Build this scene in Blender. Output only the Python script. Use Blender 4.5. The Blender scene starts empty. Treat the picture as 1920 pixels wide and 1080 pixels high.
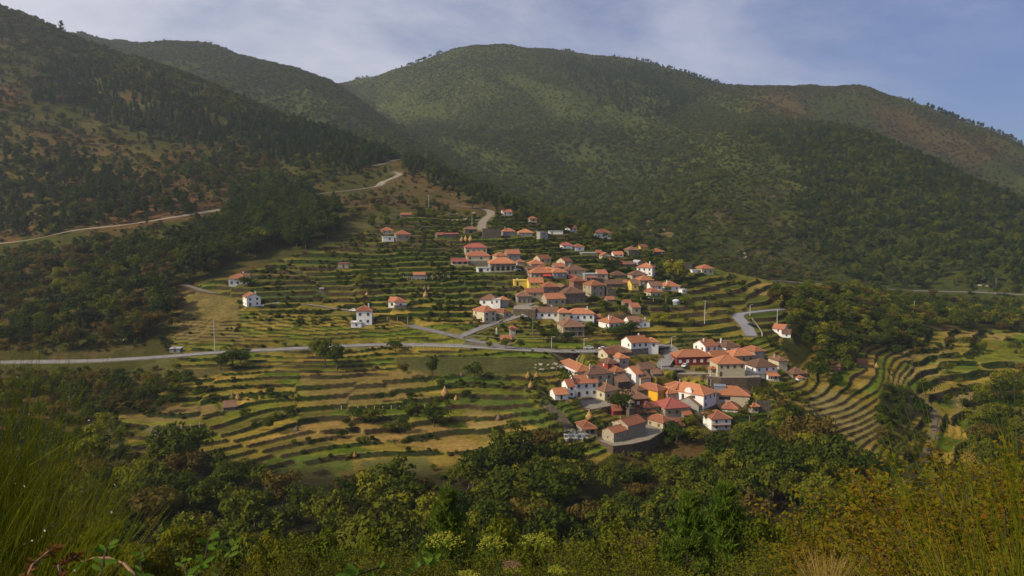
import bpy, math, random
import numpy as np
from math import radians, sin, cos, tan, pi
rng = np.random.default_rng(7); random.seed(7)
sc = bpy.context.scene
COL = sc.collection
# ------------------------------------------------------------------ camera
F = 1500.0; T = math.atan(160 / 1500.0)
cd = bpy.data.cameras.new('camera'); cam = bpy.data.objects.new('camera', cd); COL.objects.link(cam)
cd.sensor_width = 36; cd.lens = F / 1920 * 36; cd.clip_start = 0.1; cd.clip_end = 20000
cam.location = (0, 0, 0); cam.rotation_euler = (pi / 2 - T, 0, 0)
sc.camera = cam
# ------------------------------------------------------------------ light
SUN_EL = 36.0
SUN_DIR = np.array([-0.80, -0.30, 0.0]); SUN_DIR /= np.linalg.norm(SUN_DIR)
SUN_DIR = np.array([SUN_DIR[0] * cos(radians(SUN_EL)), SUN_DIR[1] * cos(radians(SUN_EL)), sin(radians(SUN_EL))])
sl = bpy.data.lights.new('sun', 'SUN'); sl.energy = 4.2; sl.angle = radians(3.0); sl.color = (1.0, 0.85, 0.60)
so = bpy.data.objects.new('sun', sl); COL.objects.link(so)
from mathutils import Vector, Matrix
so.rotation_euler = Vector(SUN_DIR).to_track_quat('Z', 'Y').to_euler()
so.location = (0, 0, 600)
w = bpy.data.worlds.new('World'); sc.world = w; w.use_nodes = True
nt = w.node_tree; nt.nodes.clear()
def N(nt, typ, **kw):
    n = nt.nodes.new(typ)
    for k, v in kw.items():
        if k.startswith('i_'):
            n.inputs[k[2:].replace('_', ' ')].default_value = v
        else: setattr(n, k, v)
    return n
out = N(nt, 'ShaderNodeOutputWorld'); bg = N(nt, 'ShaderNodeBackground')
sky = N(nt, 'ShaderNodeTexSky', sky_type='NISHITA', sun_disc=False, sun_elevation=radians(SUN_EL),
        sun_rotation=math.atan2(SUN_DIR[0], SUN_DIR[1]), altitude=600, air_density=1.0, dust_density=0.7, ozone_density=2.0)
tc = N(nt, 'ShaderNodeTexCoord'); sep = N(nt, 'ShaderNodeSeparateXYZ')
nt.links.new(tc.outputs['Generated'], sep.inputs[0])
# planar cloud layer: direction projected on a high flat layer
zc = N(nt, 'ShaderNodeMath', operation='MAXIMUM'); zc.inputs[1].default_value = 0.0
nt.links.new(sep.outputs['Z'], zc.inputs[0])
za = N(nt, 'ShaderNodeMath', operation='ADD'); za.inputs[1].default_value = 0.28
nt.links.new(zc.outputs[0], za.inputs[0])
dx = N(nt, 'ShaderNodeMath', operation='DIVIDE'); dy = N(nt, 'ShaderNodeMath', operation='DIVIDE')
nt.links.new(sep.outputs['X'], dx.inputs[0]); nt.links.new(za.outputs[0], dx.inputs[1])
nt.links.new(sep.outputs['Y'], dy.inputs[0]); nt.links.new(za.outputs[0], dy.inputs[1])
cx = N(nt, 'ShaderNodeCombineXYZ'); nt.links.new(dx.outputs[0], cx.inputs[0]); nt.links.new(dy.outputs[0], cx.inputs[1])
mp = N(nt, 'ShaderNodeMapping'); mp.inputs['Rotation'].default_value = (0, 0, 0.35); mp.inputs['Scale'].default_value = (0.9, 1.1, 1)
nt.links.new(cx.outputs[0], mp.inputs[0])
cn = N(nt, 'ShaderNodeTexNoise', noise_dimensions='3D'); cn.inputs['Scale'].default_value = 0.8; cn.inputs['Detail'].default_value = 8
cn.inputs['Roughness'].default_value = 0.62; cn.inputs['Distortion'].default_value = 0.35
nt.links.new(mp.outputs[0], cn.inputs['Vector'])
# more cloud towards the left (west), clearer to the right
lm = N(nt, 'ShaderNodeMapRange'); lm.inputs['From Min'].default_value = 0.55; lm.inputs['From Max'].default_value = -0.45
lm.inputs['To Min'].default_value = -0.12; lm.inputs['To Max'].default_value = 0.26
nt.links.new(sep.outputs['X'], lm.inputs['Value'])
ad = N(nt, 'ShaderNodeMath', operation='ADD'); nt.links.new(cn.outputs['Fac'], ad.inputs[0]); nt.links.new(lm.outputs[0], ad.inputs[1])
cr = N(nt, 'ShaderNodeMapRange', interpolation_type='SMOOTHSTEP'); cr.inputs['From Min'].default_value = 0.34; cr.inputs['From Max'].default_value = 0.78
cr.inputs['To Max'].default_value = 0.95
nt.links.new(ad.outputs[0], cr.inputs['Value'])
mx = N(nt, 'ShaderNodeMix', data_type='RGBA'); nt.links.new(cr.outputs[0], mx.inputs[0])
sb = N(nt, 'ShaderNodeVectorMath', operation='MULTIPLY'); nt.links.new(sky.outputs[0], sb.inputs[0]); sb.inputs[1].default_value = SKYMUL = (0.60, 0.67, 1.02)
nt.links.new(sb.outputs[0], mx.inputs[6])
mx.inputs[7].default_value = (9.0, 9.1, 10.3, 1)
nt.links.new(mx.outputs[2], bg.inputs['Color']); bg.inputs['Strength'].default_value = 0.063
nt.links.new(bg.outputs[0], out.inputs[0])
sc.view_settings.view_transform = 'Standard'; sc.view_settings.look = 'None'; sc.view_settings.exposure = 0.32; sc.view_settings.gamma = 1
sc.render.engine = 'CYCLES'
sc.cycles.use_denoising = True
sc.cycles.max_bounces = 5; sc.cycles.diffuse_bounces = 2; sc.cycles.glossy_bounces = 2; sc.cycles.transmission_bounces = 2
sc.cycles.volume_bounces = 0; sc.cycles.transparent_max_bounces = 4
sc.cycles.caustics_reflective = False; sc.cycles.caustics_refractive = False

# ------------------------------------------------------------------ noise / helpers
def _h(ix, iy, seed):
    v = (ix.astype(np.int64) * 374761393 + iy.astype(np.int64) * 668265263 + seed * 974711) & 0x7fffffff
    v = ((v ^ (v >> 13)) * 1274126177) & 0x7fffffff
    v = v ^ (v >> 16)
    return (v & 0xffff) / 65535.0
def vnoise(x, y, seed=0):
    x = np.asarray(x, float); y = np.asarray(y, float)
    ix = np.floor(x); iy = np.floor(y); fx = x - ix; fy = y - iy
    fx = fx * fx * (3 - 2 * fx); fy = fy * fy * (3 - 2 * fy)
    a = _h(ix, iy, seed); b = _h(ix + 1, iy, seed); c = _h(ix, iy + 1, seed); d = _h(ix + 1, iy + 1, seed)
    return (a + (b - a) * fx) * (1 - fy) + (c + (d - c) * fx) * fy
def fbm(x, y, wl, octv=4, seed=0, gain=0.5):
    s = 0; a = 1; t = 0
    for o in range(octv):
        s = s + a * (vnoise(x / wl + 17.3 * o, y / wl - 9.1 * o, seed + o) - 0.5); t += a; a *= gain; wl = wl / 2.03
    return s / t * 2
def sstep(a, b, x):
    t = np.clip((x - a) / (b - a), 0, 1); return t * t * (3 - 2 * t)
def pchip_slopes(x, y):
    h = np.diff(x, axis=-1); dl = np.diff(y, axis=-1) / h
    m = np.zeros_like(y)
    w1 = 2 * h[..., 1:] + h[..., :-1]; w2 = h[..., 1:] + 2 * h[..., :-1]
    ok = dl[..., 1:] * dl[..., :-1] > 0
    with np.errstate(all='ignore'):
        mm = (w1 + w2) / (w1 / dl[..., :-1] + w2 / dl[..., 1:])
    m[..., 1:-1] = np.where(ok, mm, 0); m[..., 0] = dl[..., 0]; m[..., -1] = dl[..., -1]
    return m
def herm(x0, x1, y0, y1, m0, m1, x):
    h = x1 - x0; t = (x - x0) / h; t2 = t * t; t3 = t2 * t
    return (2 * t3 - 3 * t2 + 1) * y0 + (t3 - 2 * t2 + t) * h * m0 + (-2 * t3 + 3 * t2) * y1 + (t3 - t2) * h * m1
def pchip1(x, y, q):
    x = np.asarray(x, float); y = np.asarray(y, float); m = pchip_slopes(x, y)
    q = np.clip(q, x[0], x[-1]); i = np.clip(np.searchsorted(x, q) - 1, 0, len(x) - 2)
    return herm(x[i], x[i + 1], y[i], y[i + 1], m[i], m[i + 1], q)
def pixdir(px, py):
    xr = (np.asarray(px, float) - 960) / F; yr = (540 - np.asarray(py, float)) / F
    fy = cos(T) + yr * sin(T); fz = -sin(T) + yr * cos(T)
    return xr / fy, fz / fy                      # X/Y , Z/Y
def project(X, Y, Z):
    Y = np.maximum(Y, 0.5)
    dep = Y * cos(T) - Z * sin(T); up = Y * sin(T) + Z * cos(T)
    return 960 + F * X / dep, 540 - F * up / dep
# ------------------------------------------------------------------ terrain profile table : feature -> list of (px, depth, py) or (px, depth, ('z', z))
FEAT = [
 [(-700,-40,'z',3),(2600,-40,'z',3)],
 [(-700,0,'z',-1.7),(2600,0,'z',-1.7)],
 [(-700,12,'z',-5.0),(500,12,'z',-6.5),(1200,12,'z',-7.2),(1700,12,'z',-6.2),(2600,12,'z',-4.0)],
 [(-700,110,'z',-72),(2600,110,'z',-76)],
 [(-700,160,'z',-86),(700,160,'z',-85),(1100,165,'z',-87),(2600,165,'z',-95)],
 [(-700,235,900),(0,235,900),(320,235,885),(640,236,905),(900,240,893),(1010,255,885),(1100,274,879),(1240,284,877),(1300,286,868),(1400,290,850),(1500,298,822),(1560,298,835),(1640,300,848),(1700,303,862),(1760,305,875),(1920,305,898),(2600,305,930)],
 [(-700,350,690),(0,345,684),(320,345,671),(480,355,657),(640,360,650),(800,362,648),(960,360,655),(1120,358,662),(1280,365,660),(1440,372,672),(1530,368,712),(1640,372,714),(1680,380,722),(1720,390,730),(1760,400,732),(1920,415,730),(2600,430,730)],
 [(-700,440,570),(0,430,570),(320,415,560),(480,405,562),(640,405,570),(800,405,572),(960,405,582),(1120,410,582),(1280,415,592),(1440,425,590),(1600,450,640),(1760,480,650),(1920,500,650),(2600,520,650)],
 [(-700,560,480),(0,560,457),(160,560,430),(320,530,440),(480,500,468),(640,490,470),(800,500,462),(960,510,462),(1120,510,474),(1280,490,520),(1440,500,542),(1600,510,590),(1760,540,612),(1920,560,622),(2600,580,630)],
 [(-700,820,240),(0,800,250),(160,800,272),(320,780,300),(480,740,340),(640,700,362),(800,660,383),(960,600,412),(1120,570,447),(1280,540,497),(1440,540,527),(1600,550,566),(1760,590,596),(1920,620,608),(2600,640,612)],
 [(-700,1500,-150),(-200,1400,-30),(0,1300,27),(60,1280,50),(150,1220,85),(250,1170,118),(330,1130,152),(400,1090,172),(520,1020,217),(600,960,243),(700,900,277),(780,840,302),(860,780,338),(930,715,372),(985,680,397),(1100,630,430),(1200,605,458),(1300,585,492),(1400,575,517),(1560,585,549),(1760,630,586),(1920,660,601),(2600,680,606)],
 [(-700,1600,'z',300),(0,1500,'z',200),(320,1350,'z',80),(640,1150,'z',10),(800,1000,'z',-30),(960,820,'z',-55),(1120,720,'z',-72),(1280,660,'z',-72),(1440,645,'z',-74),(1600,650,'z',-82),(1760,680,'z',-95),(1920,700,'z',-100),(2600,720,'z',-105)],
 [(-700,2000,10),(0,2000,60),(160,1800,105),(320,1650,160),(480,1500,215),(640,1350,262),(800,1150,310),(960,930,392),(1120,820,440),(1280,740,492),(1440,720,523),(1600,730,541),(1760,740,549),(1920,740,553),(2600,740,560)],
 [(-700,2400,-60),(0,2300,20),(60,2280,45),(150,2250,73),(250,2180,86),(370,2120,91),(450,2020,111),(560,1930,137),(620,1870,160),(680,1780,198),(740,1650,238),(800,1500,272),(880,1370,318),(960,1270,345),(1120,1180,365),(1280,1150,340),(1360,1250,275),(1440,1400,228),(1500,1380,228),(1600,1300,243),(1680,1200,280),(1760,1130,315),(1840,1080,345),(1920,1050,375),(2600,1000,500)],
 [(-700,2600,-40),(0,2500,45),(250,2400,110),(450,2250,140),(560,2200,165),(640,2100,205),(740,1950,235),(800,1820,235),(960,1650,240),(1120,1600,240),(1280,1650,215),(1440,1700,205),(1520,1620,232),(1600,1560,262),(1680,1480,300),(1760,1420,330),(1840,1370,362),(1920,1320,392),(2600,1250,480)],
 [(-700,2950,20),(0,2900,60),(320,2800,120),(480,2800,140),(560,2750,158),(640,2700,159),(700,2600,146),(800,2500,119),(860,2450,101),(900,2400,94),(940,2380,92),(1000,2380,97),(1050,2390,102),(1180,2350,120),(1280,2300,147),(1350,2250,159),(1400,2200,157),(1480,2100,153),(1600,2050,155),(1680,2000,181),(1750,1950,207),(1850,1900,245),(1920,1850,272),(2600,1800,450)],
 [(-700,3500,'z',250),(2600,3500,'z',50)],
]
FD, FZ, FS = [], [], []
for f in FEAT:
    px = np.array([r[0] for r in f], float); d = np.array([r[1] for r in f], float)
    if len(f[0]) == 4:
        s = (px - 960) / F; z = np.array([r[3] for r in f], float)
    else:
        s, e = pixdir(px, np.array([r[2] for r in f], float)); z = e * d
    FS.append(s); FD.append(d); FZ.append(z)
ROWS = np.concatenate([np.arange(-36, 12, 1.5), np.arange(12, 225, 2.2), np.arange(225, 640, 0.8), 640 + np.cumsum(np.linspace(1.0, 16, 330))])
ROWS = ROWS[ROWS < 3450]
NC = 1001; SG = np.linspace(-1.0, 1.0, NC); Y0 = 40.0
GX = SG[None, :] * (ROWS[:, None] + Y0); GY = np.repeat(ROWS[:, None], NC, 1)
def base_height():
    NSM = 600; SS = np.linspace(-0.95, 0.95, NSM)        # X/Y slopes
    Dk = np.stack([pchip1(FS[k], FD[k], SS) for k in range(len(FEAT))], 1)
    Zk = np.stack([pchip1(FS[k], FZ[k], SS) for k in range(len(FEAT))], 1)
    Dk = np.maximum.accumulate(Dk + np.arange(Dk.shape[1])[None] * 1e-3, 1)
    M = pchip_slopes(Dk, Zk)
    TAB = np.zeros((len(ROWS), NSM))
    for j in range(NSM):
        i = np.clip(np.searchsorted(Dk[j], ROWS) - 1, 0, Dk.shape[1] - 2)
        TAB[:, j] = herm(Dk[j, i], Dk[j, i + 1], Zk[j, i], Zk[j, i + 1], M[j, i], M[j, i + 1], ROWS)
    sl = GX / np.maximum(GY, 30.0)
    c = np.clip((sl + 0.95) / 1.9 * (NSM - 1), 0, NSM - 1.001); ci = c.astype(int); cf = c - ci
    R = np.arange(len(ROWS))[:, None]
    return TAB[R, ci] * (1 - cf) + TAB[R, ci + 1] * cf
Zg = base_height()
def gauss(cx, cy, rx, ry, amp, ang=0):
    c, s = cos(ang), sin(ang); x = (GX - cx) * c + (GY - cy) * s; y = -(GX - cx) * s + (GY - cy) * c
    return amp * np.exp(-(x / rx) ** 2 - (y / ry) ** 2)
def at_s(px, d): return (px - 960) / F * d
Zg += gauss(at_s(1535, 335), 338, 24, 36, 4.5, -0.2)
Zg += gauss(at_s(1085, 300), 300, 22, 40, 4.5, 0.3)
Zg += gauss(at_s(860, 285), 285, 22, 30, -3.0, 0.3)
far = sstep(620, 1100, GY)
mt = far * sstep(3400, 2900, GY)
g1 = fbm(GX * 1.0 + GY * 0.35, GY * 0.45, 330, 3, 11); g1 = 1 - np.abs(g1) * 2
Zg += mt * (g1 - 0.74) * 32 * (1 - 0.6 * ((GX < -GY * 0.17) & (GY > 1300))) * (0.35 + 0.65 * sstep(0, 1, 1 - np.abs(fbm(GX, GY, 1500, 1, 5))))
Zg += mt * fbm(GX, GY, 110, 4, 21) * 13
hill = sstep(560, 700, GY) * (1 - far)
Zg += hill * fbm(GX, GY, 60, 4, 31) * 2.2
Zg += sstep(60, 130, GY) * sstep(260, 225, GY) * fbm(GX, GY, 50, 3, 41) * 3
def gidx(X, Y):
    r = np.interp(Y, ROWS, np.arange(len(ROWS))); s = np.asarray(X) / (np.asarray(Y) + Y0)
    c = np.clip((s + 1) / 2 * (NC - 1), 0, NC - 1.001); r = np.clip(r, 0, len(ROWS) - 1.001)
    return r, c
def lookup(A, X, Y):
    r, c = gidx(X, Y); ri = r.astype(int) if hasattr(r, 'astype') else int(r); ci = c.astype(int) if hasattr(c, 'astype') else int(c)
    fr = r - ri; fc = c - ci
    return (A[ri, ci] * (1 - fc) + A[ri, ci + 1] * fc) * (1 - fr) + (A[ri + 1, ci] * (1 - fc) + A[ri + 1, ci + 1] * fc) * fr
def height(X, Y): return lookup(Zg, np.asarray(X, float), np.asarray(Y, float))
YS = np.concatenate([np.arange(5, 230, 0.5), np.arange(230, 700, 0.25), np.arange(700, 3400, 2.0)])
def pix2w(px, py, ymin=120.0, ymax=3400):
    s, e = pixdir(px, py); ys = YS[(YS > ymin) & (YS < ymax)]
    z = height(s * ys, ys); hit = np.nonzero(e * ys <= z)[0]
    i = hit[0] if len(hit) else len(ys) - 1
    return float(s * ys[i]), float(ys[i]), float(z[i])
# ------------------------------------------------------------------ image-space polygons projected on the (visible) terrain : land cover regions
PX, PY = project(GX, GY, Zg)
EL = Zg / np.maximum(GY, 1.0)
RUN = np.maximum.accumulate(np.where(GY < 120, -9, EL), 0)
VIS = EL >= RUN - 6.0 / np.maximum(GY, 1)
def inpoly(x, y, poly):
    p = np.array(poly, float); r = np.zeros(x.shape, bool); j = len(p) - 1
    for i in range(len(p)):
        c = ((p[i, 1] > y) != (p[j, 1] > y)) & (x < (p[j, 0] - p[i, 0]) * (y - p[i, 1]) / (p[j, 1] - p[i, 1] + 1e-9) + p[i, 0])
        r ^= c; j = i
    return r
WX = fbm(GX, GY, 40, 3, 91) * 10; WY = fbm(GX, GY, 40, 3, 92) * 5
def region(poly, ymin=120, ymax=3400, warp=1.0):
    return inpoly(PX + WX * warp, PY + WY * warp, poly) & VIS & (GY > ymin) & (GY < ymax)
# terraced farmland: the village spur, the fields below the road and the fields in the right valley
TERR = region([(325,545),(440,515),(520,490),(640,455),(700,425),(760,405),(900,405),(960,395),(1060,420),(1150,440),(1250,470),(1340,505),(1420,512),(1560,545),(1700,620),(1930,612),(1930,835),(1760,900),(1640,860),(1480,800),(1440,770),(1330,740),(1100,880),(1000,860),(930,925),(620,960),(500,890),(250,850),(180,760),(330,720),(450,690),(330,690),(320,600)], 200, 640, 1.0).astype(float)
TERR2 = region([(1100,405),(1260,395),(1270,450),(1120,440)], 650, 1400).astype(float)
def blur(A, n, ax=None):
    for _ in range(n):
        A = (np.roll(A, 1, 0) + np.roll(A, -1, 0) + 2 * A) / 4
        A = (np.roll(A, 1, 1) + np.roll(A, -1, 1) + 2 * A) / 4
    return A
TERR = blur(TERR, 6)
steep = region([(740,668),(1050,672),(1060,690),(800,705),(745,690)], 200, 640, 0.3) | region([(330,530),(450,560),(455,600),(340,590)], 200, 640)
gy_ = np.abs(np.gradient(Zg, axis=0) / np.gradient(GY, axis=0)); gx_ = np.abs(np.gradient(Zg, axis=1) / np.gradient(GX, axis=1))
TM = sstep(0.62, 0.42, blur(np.hypot(gx_, gy_), 6)) * TERR * (1 - blur(steep.astype(float), 5))
def stair(z, h, n, r):
    q = (z + n) / h; fl = np.floor(q); fr = q - fl
    return h * (fl + sstep(1 - r, 1.0, fr)) - n, fl, fr
phase = fbm(GX, GY, 110, 3, 55) * 2.6 + 0.5 * fbm(GX, GY, 28, 2, 56)
phase = phase + np.floor(fbm(GX + 0.3 * GY, GY * 0.35, 100, 2, 58) * 5) * 0.40 * ((PX < 1400) | (PX > 1760))
Za, La, Fa = stair(Zg, 1.2, phase, 0.24)
Zb, Lb, Fb = stair(Zg, 1.8, phase * 1.2, 0.22); Zd, Ld, Fd = stair(Zg, 2.7, phase * 1.6, 0.18); vr = (PX + WX > 1715) & (GY > 200)
wide = ((PX + WX > 1705) & (GY > 200)) | (region([(560,700),(1000,690),(1060,760),(1060,850),(900,860),(560,800)], 200, 640, 1))
Zc, Lc, Fc = stair(Zg, 2.15, phase * 1.2, 0.30); upr = (GY > 392) & (PX + WX < 1560)
Zt = np.where(wide, Zb, Za); LEV = np.where(wide, Lb, La); FR = np.where(wide, Fb, Fa)
Zt = np.where(upr, Zc, Zt); LEV = np.where(upr, Lc, LEV); FR = np.where(upr, Fc, FR)
Zt = np.where(vr, Zd, Zt); LEV = np.where(vr, Ld, LEV); FR = np.where(vr, Fd, FR)
HILLT = TM
Zg = Zg + HILLT * (Zt + 0.0 - Zg) * 0.96
FRm = np.where(HILLT > 0.5, FR, 0.3)
# ------------------------------------------------------------------ roads, pads
def poly_world(pts, ymin=200, ymax=1200, step=2.5, smooth=3):
    P = np.array([pix2w(px, py, ymin, ymax) for px, py in pts])
    seg = np.linalg.norm(np.diff(P[:, :2], axis=0), axis=1); L = np.concatenate([[0], np.cumsum(seg)])
    keep = np.concatenate([[True], seg > 0.01]); P = P[keep]; L = L[keep]
    q = np.arange(0, L[-1], step)
    R = np.stack([pchip1(L, P[:, k], q) for k in range(3)], 1)
    for _ in range(smooth):
        R[1:-1] = (R[:-2] + 2 * R[1:-1] + R[2:]) / 4
    for _ in range(12):
        R[1:-1, 2] = (R[:-2, 2] + 2 * R[1:-1, 2] + R[2:, 2]) / 4
    return R
ROADS = {}
ROADMASK = np.zeros(Zg.shape)
def carve(R, half, fade=4.0, drop=0.06):
    D = np.full(Zg.shape, 1e9, np.float32); ZR = np.zeros(Zg.shape, np.float32)
    rad = half + fade + 1
    for x, y, z in R:
        r0 = np.searchsorted(ROWS, y - rad); r1 = np.searchsorted(ROWS, y + rad)
        sv = [(x + i * rad) / (y + j * rad + Y0) for i in (-1, 1) for j in (-1, 1)]
        c0 = int((min(sv) + 1) / 2 * (NC - 1)) - 1; c1 = int((max(sv) + 1) / 2 * (NC - 1)) + 3
        c0 = max(0, c0); c1 = min(NC, c1)
        sx = GX[r0:r1, c0:c1]; sy = GY[r0:r1, c0:c1]; d = np.hypot(sx - x, sy - y)
        m = d < D[r0:r1, c0:c1]
        D[r0:r1, c0:c1] = np.where(m, d, D[r0:r1, c0:c1]); ZR[r0:r1, c0:c1] = np.where(m, z, ZR[r0:r1, c0:c1])
    t = sstep(half + fade, half + 1.3, D)
    Zg[...] = np.where(D < rad, Zg * (1 - t) + (ZR - drop) * t, Zg)
    ROADMASK[...] = np.maximum(ROADMASK, (D < half + 1.0))
    return D
def road(name, pts, width, ymin=200, ymax=1200, fade=4.0):
    R = poly_world(pts, ymin, ymax); carve(R, width / 2, fade, 0.28); ROADS[name] = (R, width)
road('main_road', [(-120,684),(0,679),(100,678),(190,676),(260,672),(330,667),(400,661),(480,657),(560,653),(640,649),(720,646),(800,646),(880,649),(950,653),(1020,657),(1080,659),(1150,657),(1200,652),(1248,647)], 6.4)
road('village_street', [(1248,647),(1262,653),(1256,668),(1246,680),(1240,690),(1262,694),(1285,690)], 5.5)
road('valley_road', [(1409,630),(1399,610),(1386,596),(1388,589),(1404,585),(1440,582),(1475,579)], 5.2)
road('lane_to_upper_village', [(948,650),(900,641),(855,630),(810,620),(765,609)], 4.6)
road('branch_lane', [(862,631),(885,622),(905,614),(940,604),(965,596),(972,583),(980,574),(1000,568)], 4.6)
road('farm_lane', [(575,570),(610,576),(645,580),(665,583)], 3.5)
road('hill_lane', [(345,533),(365,540),(385,546),(405,550)], 3.5)
road('upper_track', [(902,432),(904,420),(911,410),(921,402),(919,396),(908,392),(880,388),(850,385)], 6.0)
road('stone_track', [(-60,463),(0,457),(60,450),(100,441),(140,432),(220,424),(300,412),(360,402),(425,392)], 5.5, 300, fade=2.5)
road('dirt_track', [(598,363),(640,359),(690,353),(713,348),(716,342),(735,335),(750,326),(738,323)], 6.5, 400)
road('ridge_track', [(700,311),(722,306),(738,301),(749,294),(742,289)], 5.5, 400)
road('far_road', [(1378,524),(1420,526),(1480,528),(1550,534),(1620,539),(1720,546),(1800,547),(1960,556)], 4.5, 690, 1200, 5)
road('field_path', [(1722,742),(1744,765),(1752,800),(1742,840),(1722,880)], 2.0, 250, 600, 3)
road('garden_path', [(1030,762),(1052,785),(1072,803)], 4.0, 250, 400, 2)
road('lower_path', [(290,800),(296,815),(301,834)], 3.0, 200, 400, 2)
def w2g_mask(poly_px, ymin=200, ymax=700):
    P = np.array([pix2w(px, py, ymin, ymax) for px, py in poly_px])
    return inpoly(GX, GY, P[:, :2]), P
PLAZAS = {}
def plaza(name, poly_px, z=None, ymin=200, lift=None):
    if lift is not None:                     # a levelled terrace held up by its own wall: corners lie on the level plane
        m, P = w2g_mask(poly_px, ymin); z = float(np.min(P[:, 2])) + lift
    if z is None: m, P = w2g_mask(poly_px, ymin); z = float(np.median(P[:, 2]))
    else:
        s, e_ = pixdir([q[0] for q in poly_px], [q[1] for q in poly_px]); d = z / e_; P = np.stack([s * d, d, np.full(len(d), z)], 1); m = inpoly(GX, GY, P[:, :2])
    Zg[m] = z - 0.02; PLAZAS[name] = (P, z); ROADMASK[m] = 1
plaza('church_terrace', [(1117,826),(1150,838),(1185,834),(1218,826),(1246,808),(1262,796),(1235,790),(1190,798),(1135,806)], z=-88.7)
plaza('yard', [(1058,750),(1085,748),(1120,744),(1149,748),(1150,760),(1100,769),(1072,756)], lift=.5)
plaza('house_terrace', [(1323,706),(1352,709),(1400,709),(1426,708),(1420,692),(1340,690)], lift=2.0)
plaza('garden_terrace', [(962,580),(1004,581),(1012,574),(965,570)], lift=1.4)
plaza('car_park', [(1262,690),(1290,692),(1320,702),(1335,704),(1300,710),(1270,700)])

# ------------------------------------------------------------------ house table
# px, py (foot of the front wall), front width px, wall height px, depth m, rot deg, roof, roof colour, wall, label, extra
H = []
def h(px, py, wp, hp, D, rot, roof, rc, wc, label, name='house', **k): H.append((px, py, wp, hp, D, rot, roof, rc, wc, label, name, k))
# --- upper part of the village
h(883,438,22,7,6,10,'hip','b','s','stone barn with old brown roof beside the upper lane','barn',door=1,win=0)
h(826,446,12,5,5,20,'gable','m','s','tiny tiled hut at the left end of the long roofed wall','hut',win=0)
h(846,443,27,3,3,22,'shed','r','s','long low shed with thin red roof running up to the barn','shed',win=0)
h(922,446,32,13,8,5,'flat','k','k','roofless dark stone ruin at the foot of the upper lane','ruin',win=2)
h(955,442,20,7,8,12,'hip','o','g','grey house with orange roof just right of the stone ruin',chim=1)
h(986,443,24,6,8,8,'hip','o','g','low grey house with orange roof between the ruin and the concrete block')
h(1020,449,14,12,7,18,'flat','g','g','bare grey concrete block house above the terraces','concrete_house',win=2)
h(1043,439,24,5,6,5,'flat','w','w','low white flat building beside the concrete block','outbuilding',door=1)
h(952,404,16,6,7,15,'gable','m','w','small white house with red roof beside the top bend of the lane')
h(1000,417,13,6,7,10,'hip','o','c','lone cream house with bright orange roof highest right of the lane')
h(726,439,20,6,7,12,'hip','m','c','small cream house above the pink stone house on the left terraces')
h(756,451,24,10,9,15,'hip','m','p','pinkish stone house with red roof and five windows on left terraces')
h(731,453,25,8,6,12,'flat','w','w','flat roofed white shed in front of the pink stone house','shed',door=1)
h(762,407,20,4,5,10,'gable','m','s','half hidden hut with rusty roof among trees above the left terraces','hut',win=0)
h(644,503,18,8,6,5,'flat','r','p','little pink hut with flat red roof on the far left terraces','hut',door=1,win=0)
h(603,548,7,6,3,10,'flat','g','g','tiny grey field hut on the green terrace','hut',win=1)
h(893,477,38,11,9,8,'hip','r','c','upper tier of the big cream house, row of dark windows','house',win=6)
h(897,498,40,16,9,8,'hip','m','c','big cream two storey house with stone ground floor','house',base='s',chim=1)
h(862,496,30,6,5,6,'shed','r','c','long open annex with red roof and white pillars','annex',porch=1)
h(942,488,20,7,8,20,'hip','o','c','small cream house with antenna left of the grey stone house')
h(963,489,24,12,9,12,'gable','m','g','grey stone house with terracotta roof behind the wide orange roof')
h(943,508,46,13,11,8,'hip','o','g','wide house with broad orange roof and white porch columns','house',porch=1)
h(908,511,24,7,6,8,'flat','w','w','flat white garage with dark opening left of the wide orange roof','garage',door=1)
h(977,498,12,6,5,10,'hip','o','c','tower like little house right of the wide orange roof')
h(1023,493,20,7,8,28,'gable','m','c','cream gabled house just behind a bright orange hipped roof')
h(1008,502,22,6,9,15,'hip','o','c','cream house with bright orange hipped roof at village top left')
h(997,509,14,4,6,20,'gable','b','s','low stone shed with dark brown roof','shed',win=0)
h(1018,508,16,5,6,10,'hip','m','c','small cream house with dull red roof behind a red awning')
h(1030,512,12,6,5,10,'hip','o','w','small white cube house with bright orange pyramid roof')
h(1050,507,20,6,7,12,'gable','m','g','low grey house with plain red roof below the cream gable')
h(1066,499,14,8,8,35,'gable','m','c','narrow cream house showing its pointed gable to the left')
h(1064,466,18,5,7,10,'hip','r','w','small white house with crimson roof among trees')
h(1087,470,16,6,7,15,'hip','m','w','white house with pointed red roof right of the crimson one')
h(1075,434,14,6,7,25,'gable','m','w','distant house with white gable beside the hilltop tree')
h(1132,448,28,10,9,15,'hip','m','w','bright white house with brown hipped roof above the dark trees',win=5)
h(1104,478,26,3,6,5,'flat','w','s','long pale sheet roof shelter on the terrace','shelter',win=0)
h(1124,478,10,4,5,10,'gable','m','s','tiny red roofed shed at the end of the pale sheet roof','shed',win=0)
h(1137,486,15,7,7,10,'gableY','m','c','ochre gabled house above the dark round trees')
h(1160,482,18,4,7,8,'gable','o','w','low house with vivid orange roof behind a hedge')
h(1146,493,16,4,6,12,'hip','m','s','small house with rusty orange roof half sunk in dark trees','house',win=0)
h(1188,481,18,11,8,15,'hip','b','s','tall stone house with wide brown roof above the white house')
h(1208,470,14,6,7,20,'gable','m','y','yellow ended house with orange roof at the edge of the wood')
h(1236,479,20,6,8,20,'hip','o','k','dark stone house with orange roof at the upper right edge')
h(1165,501,16,5,6,15,'gable','m','s','low stone outbuilding with faded red roof left of two others','outbuilding',win=0)
h(1184,501,14,5,6,25,'gable','b','s','low stone outbuilding with ragged brown roof','outbuilding',win=0)
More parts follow.
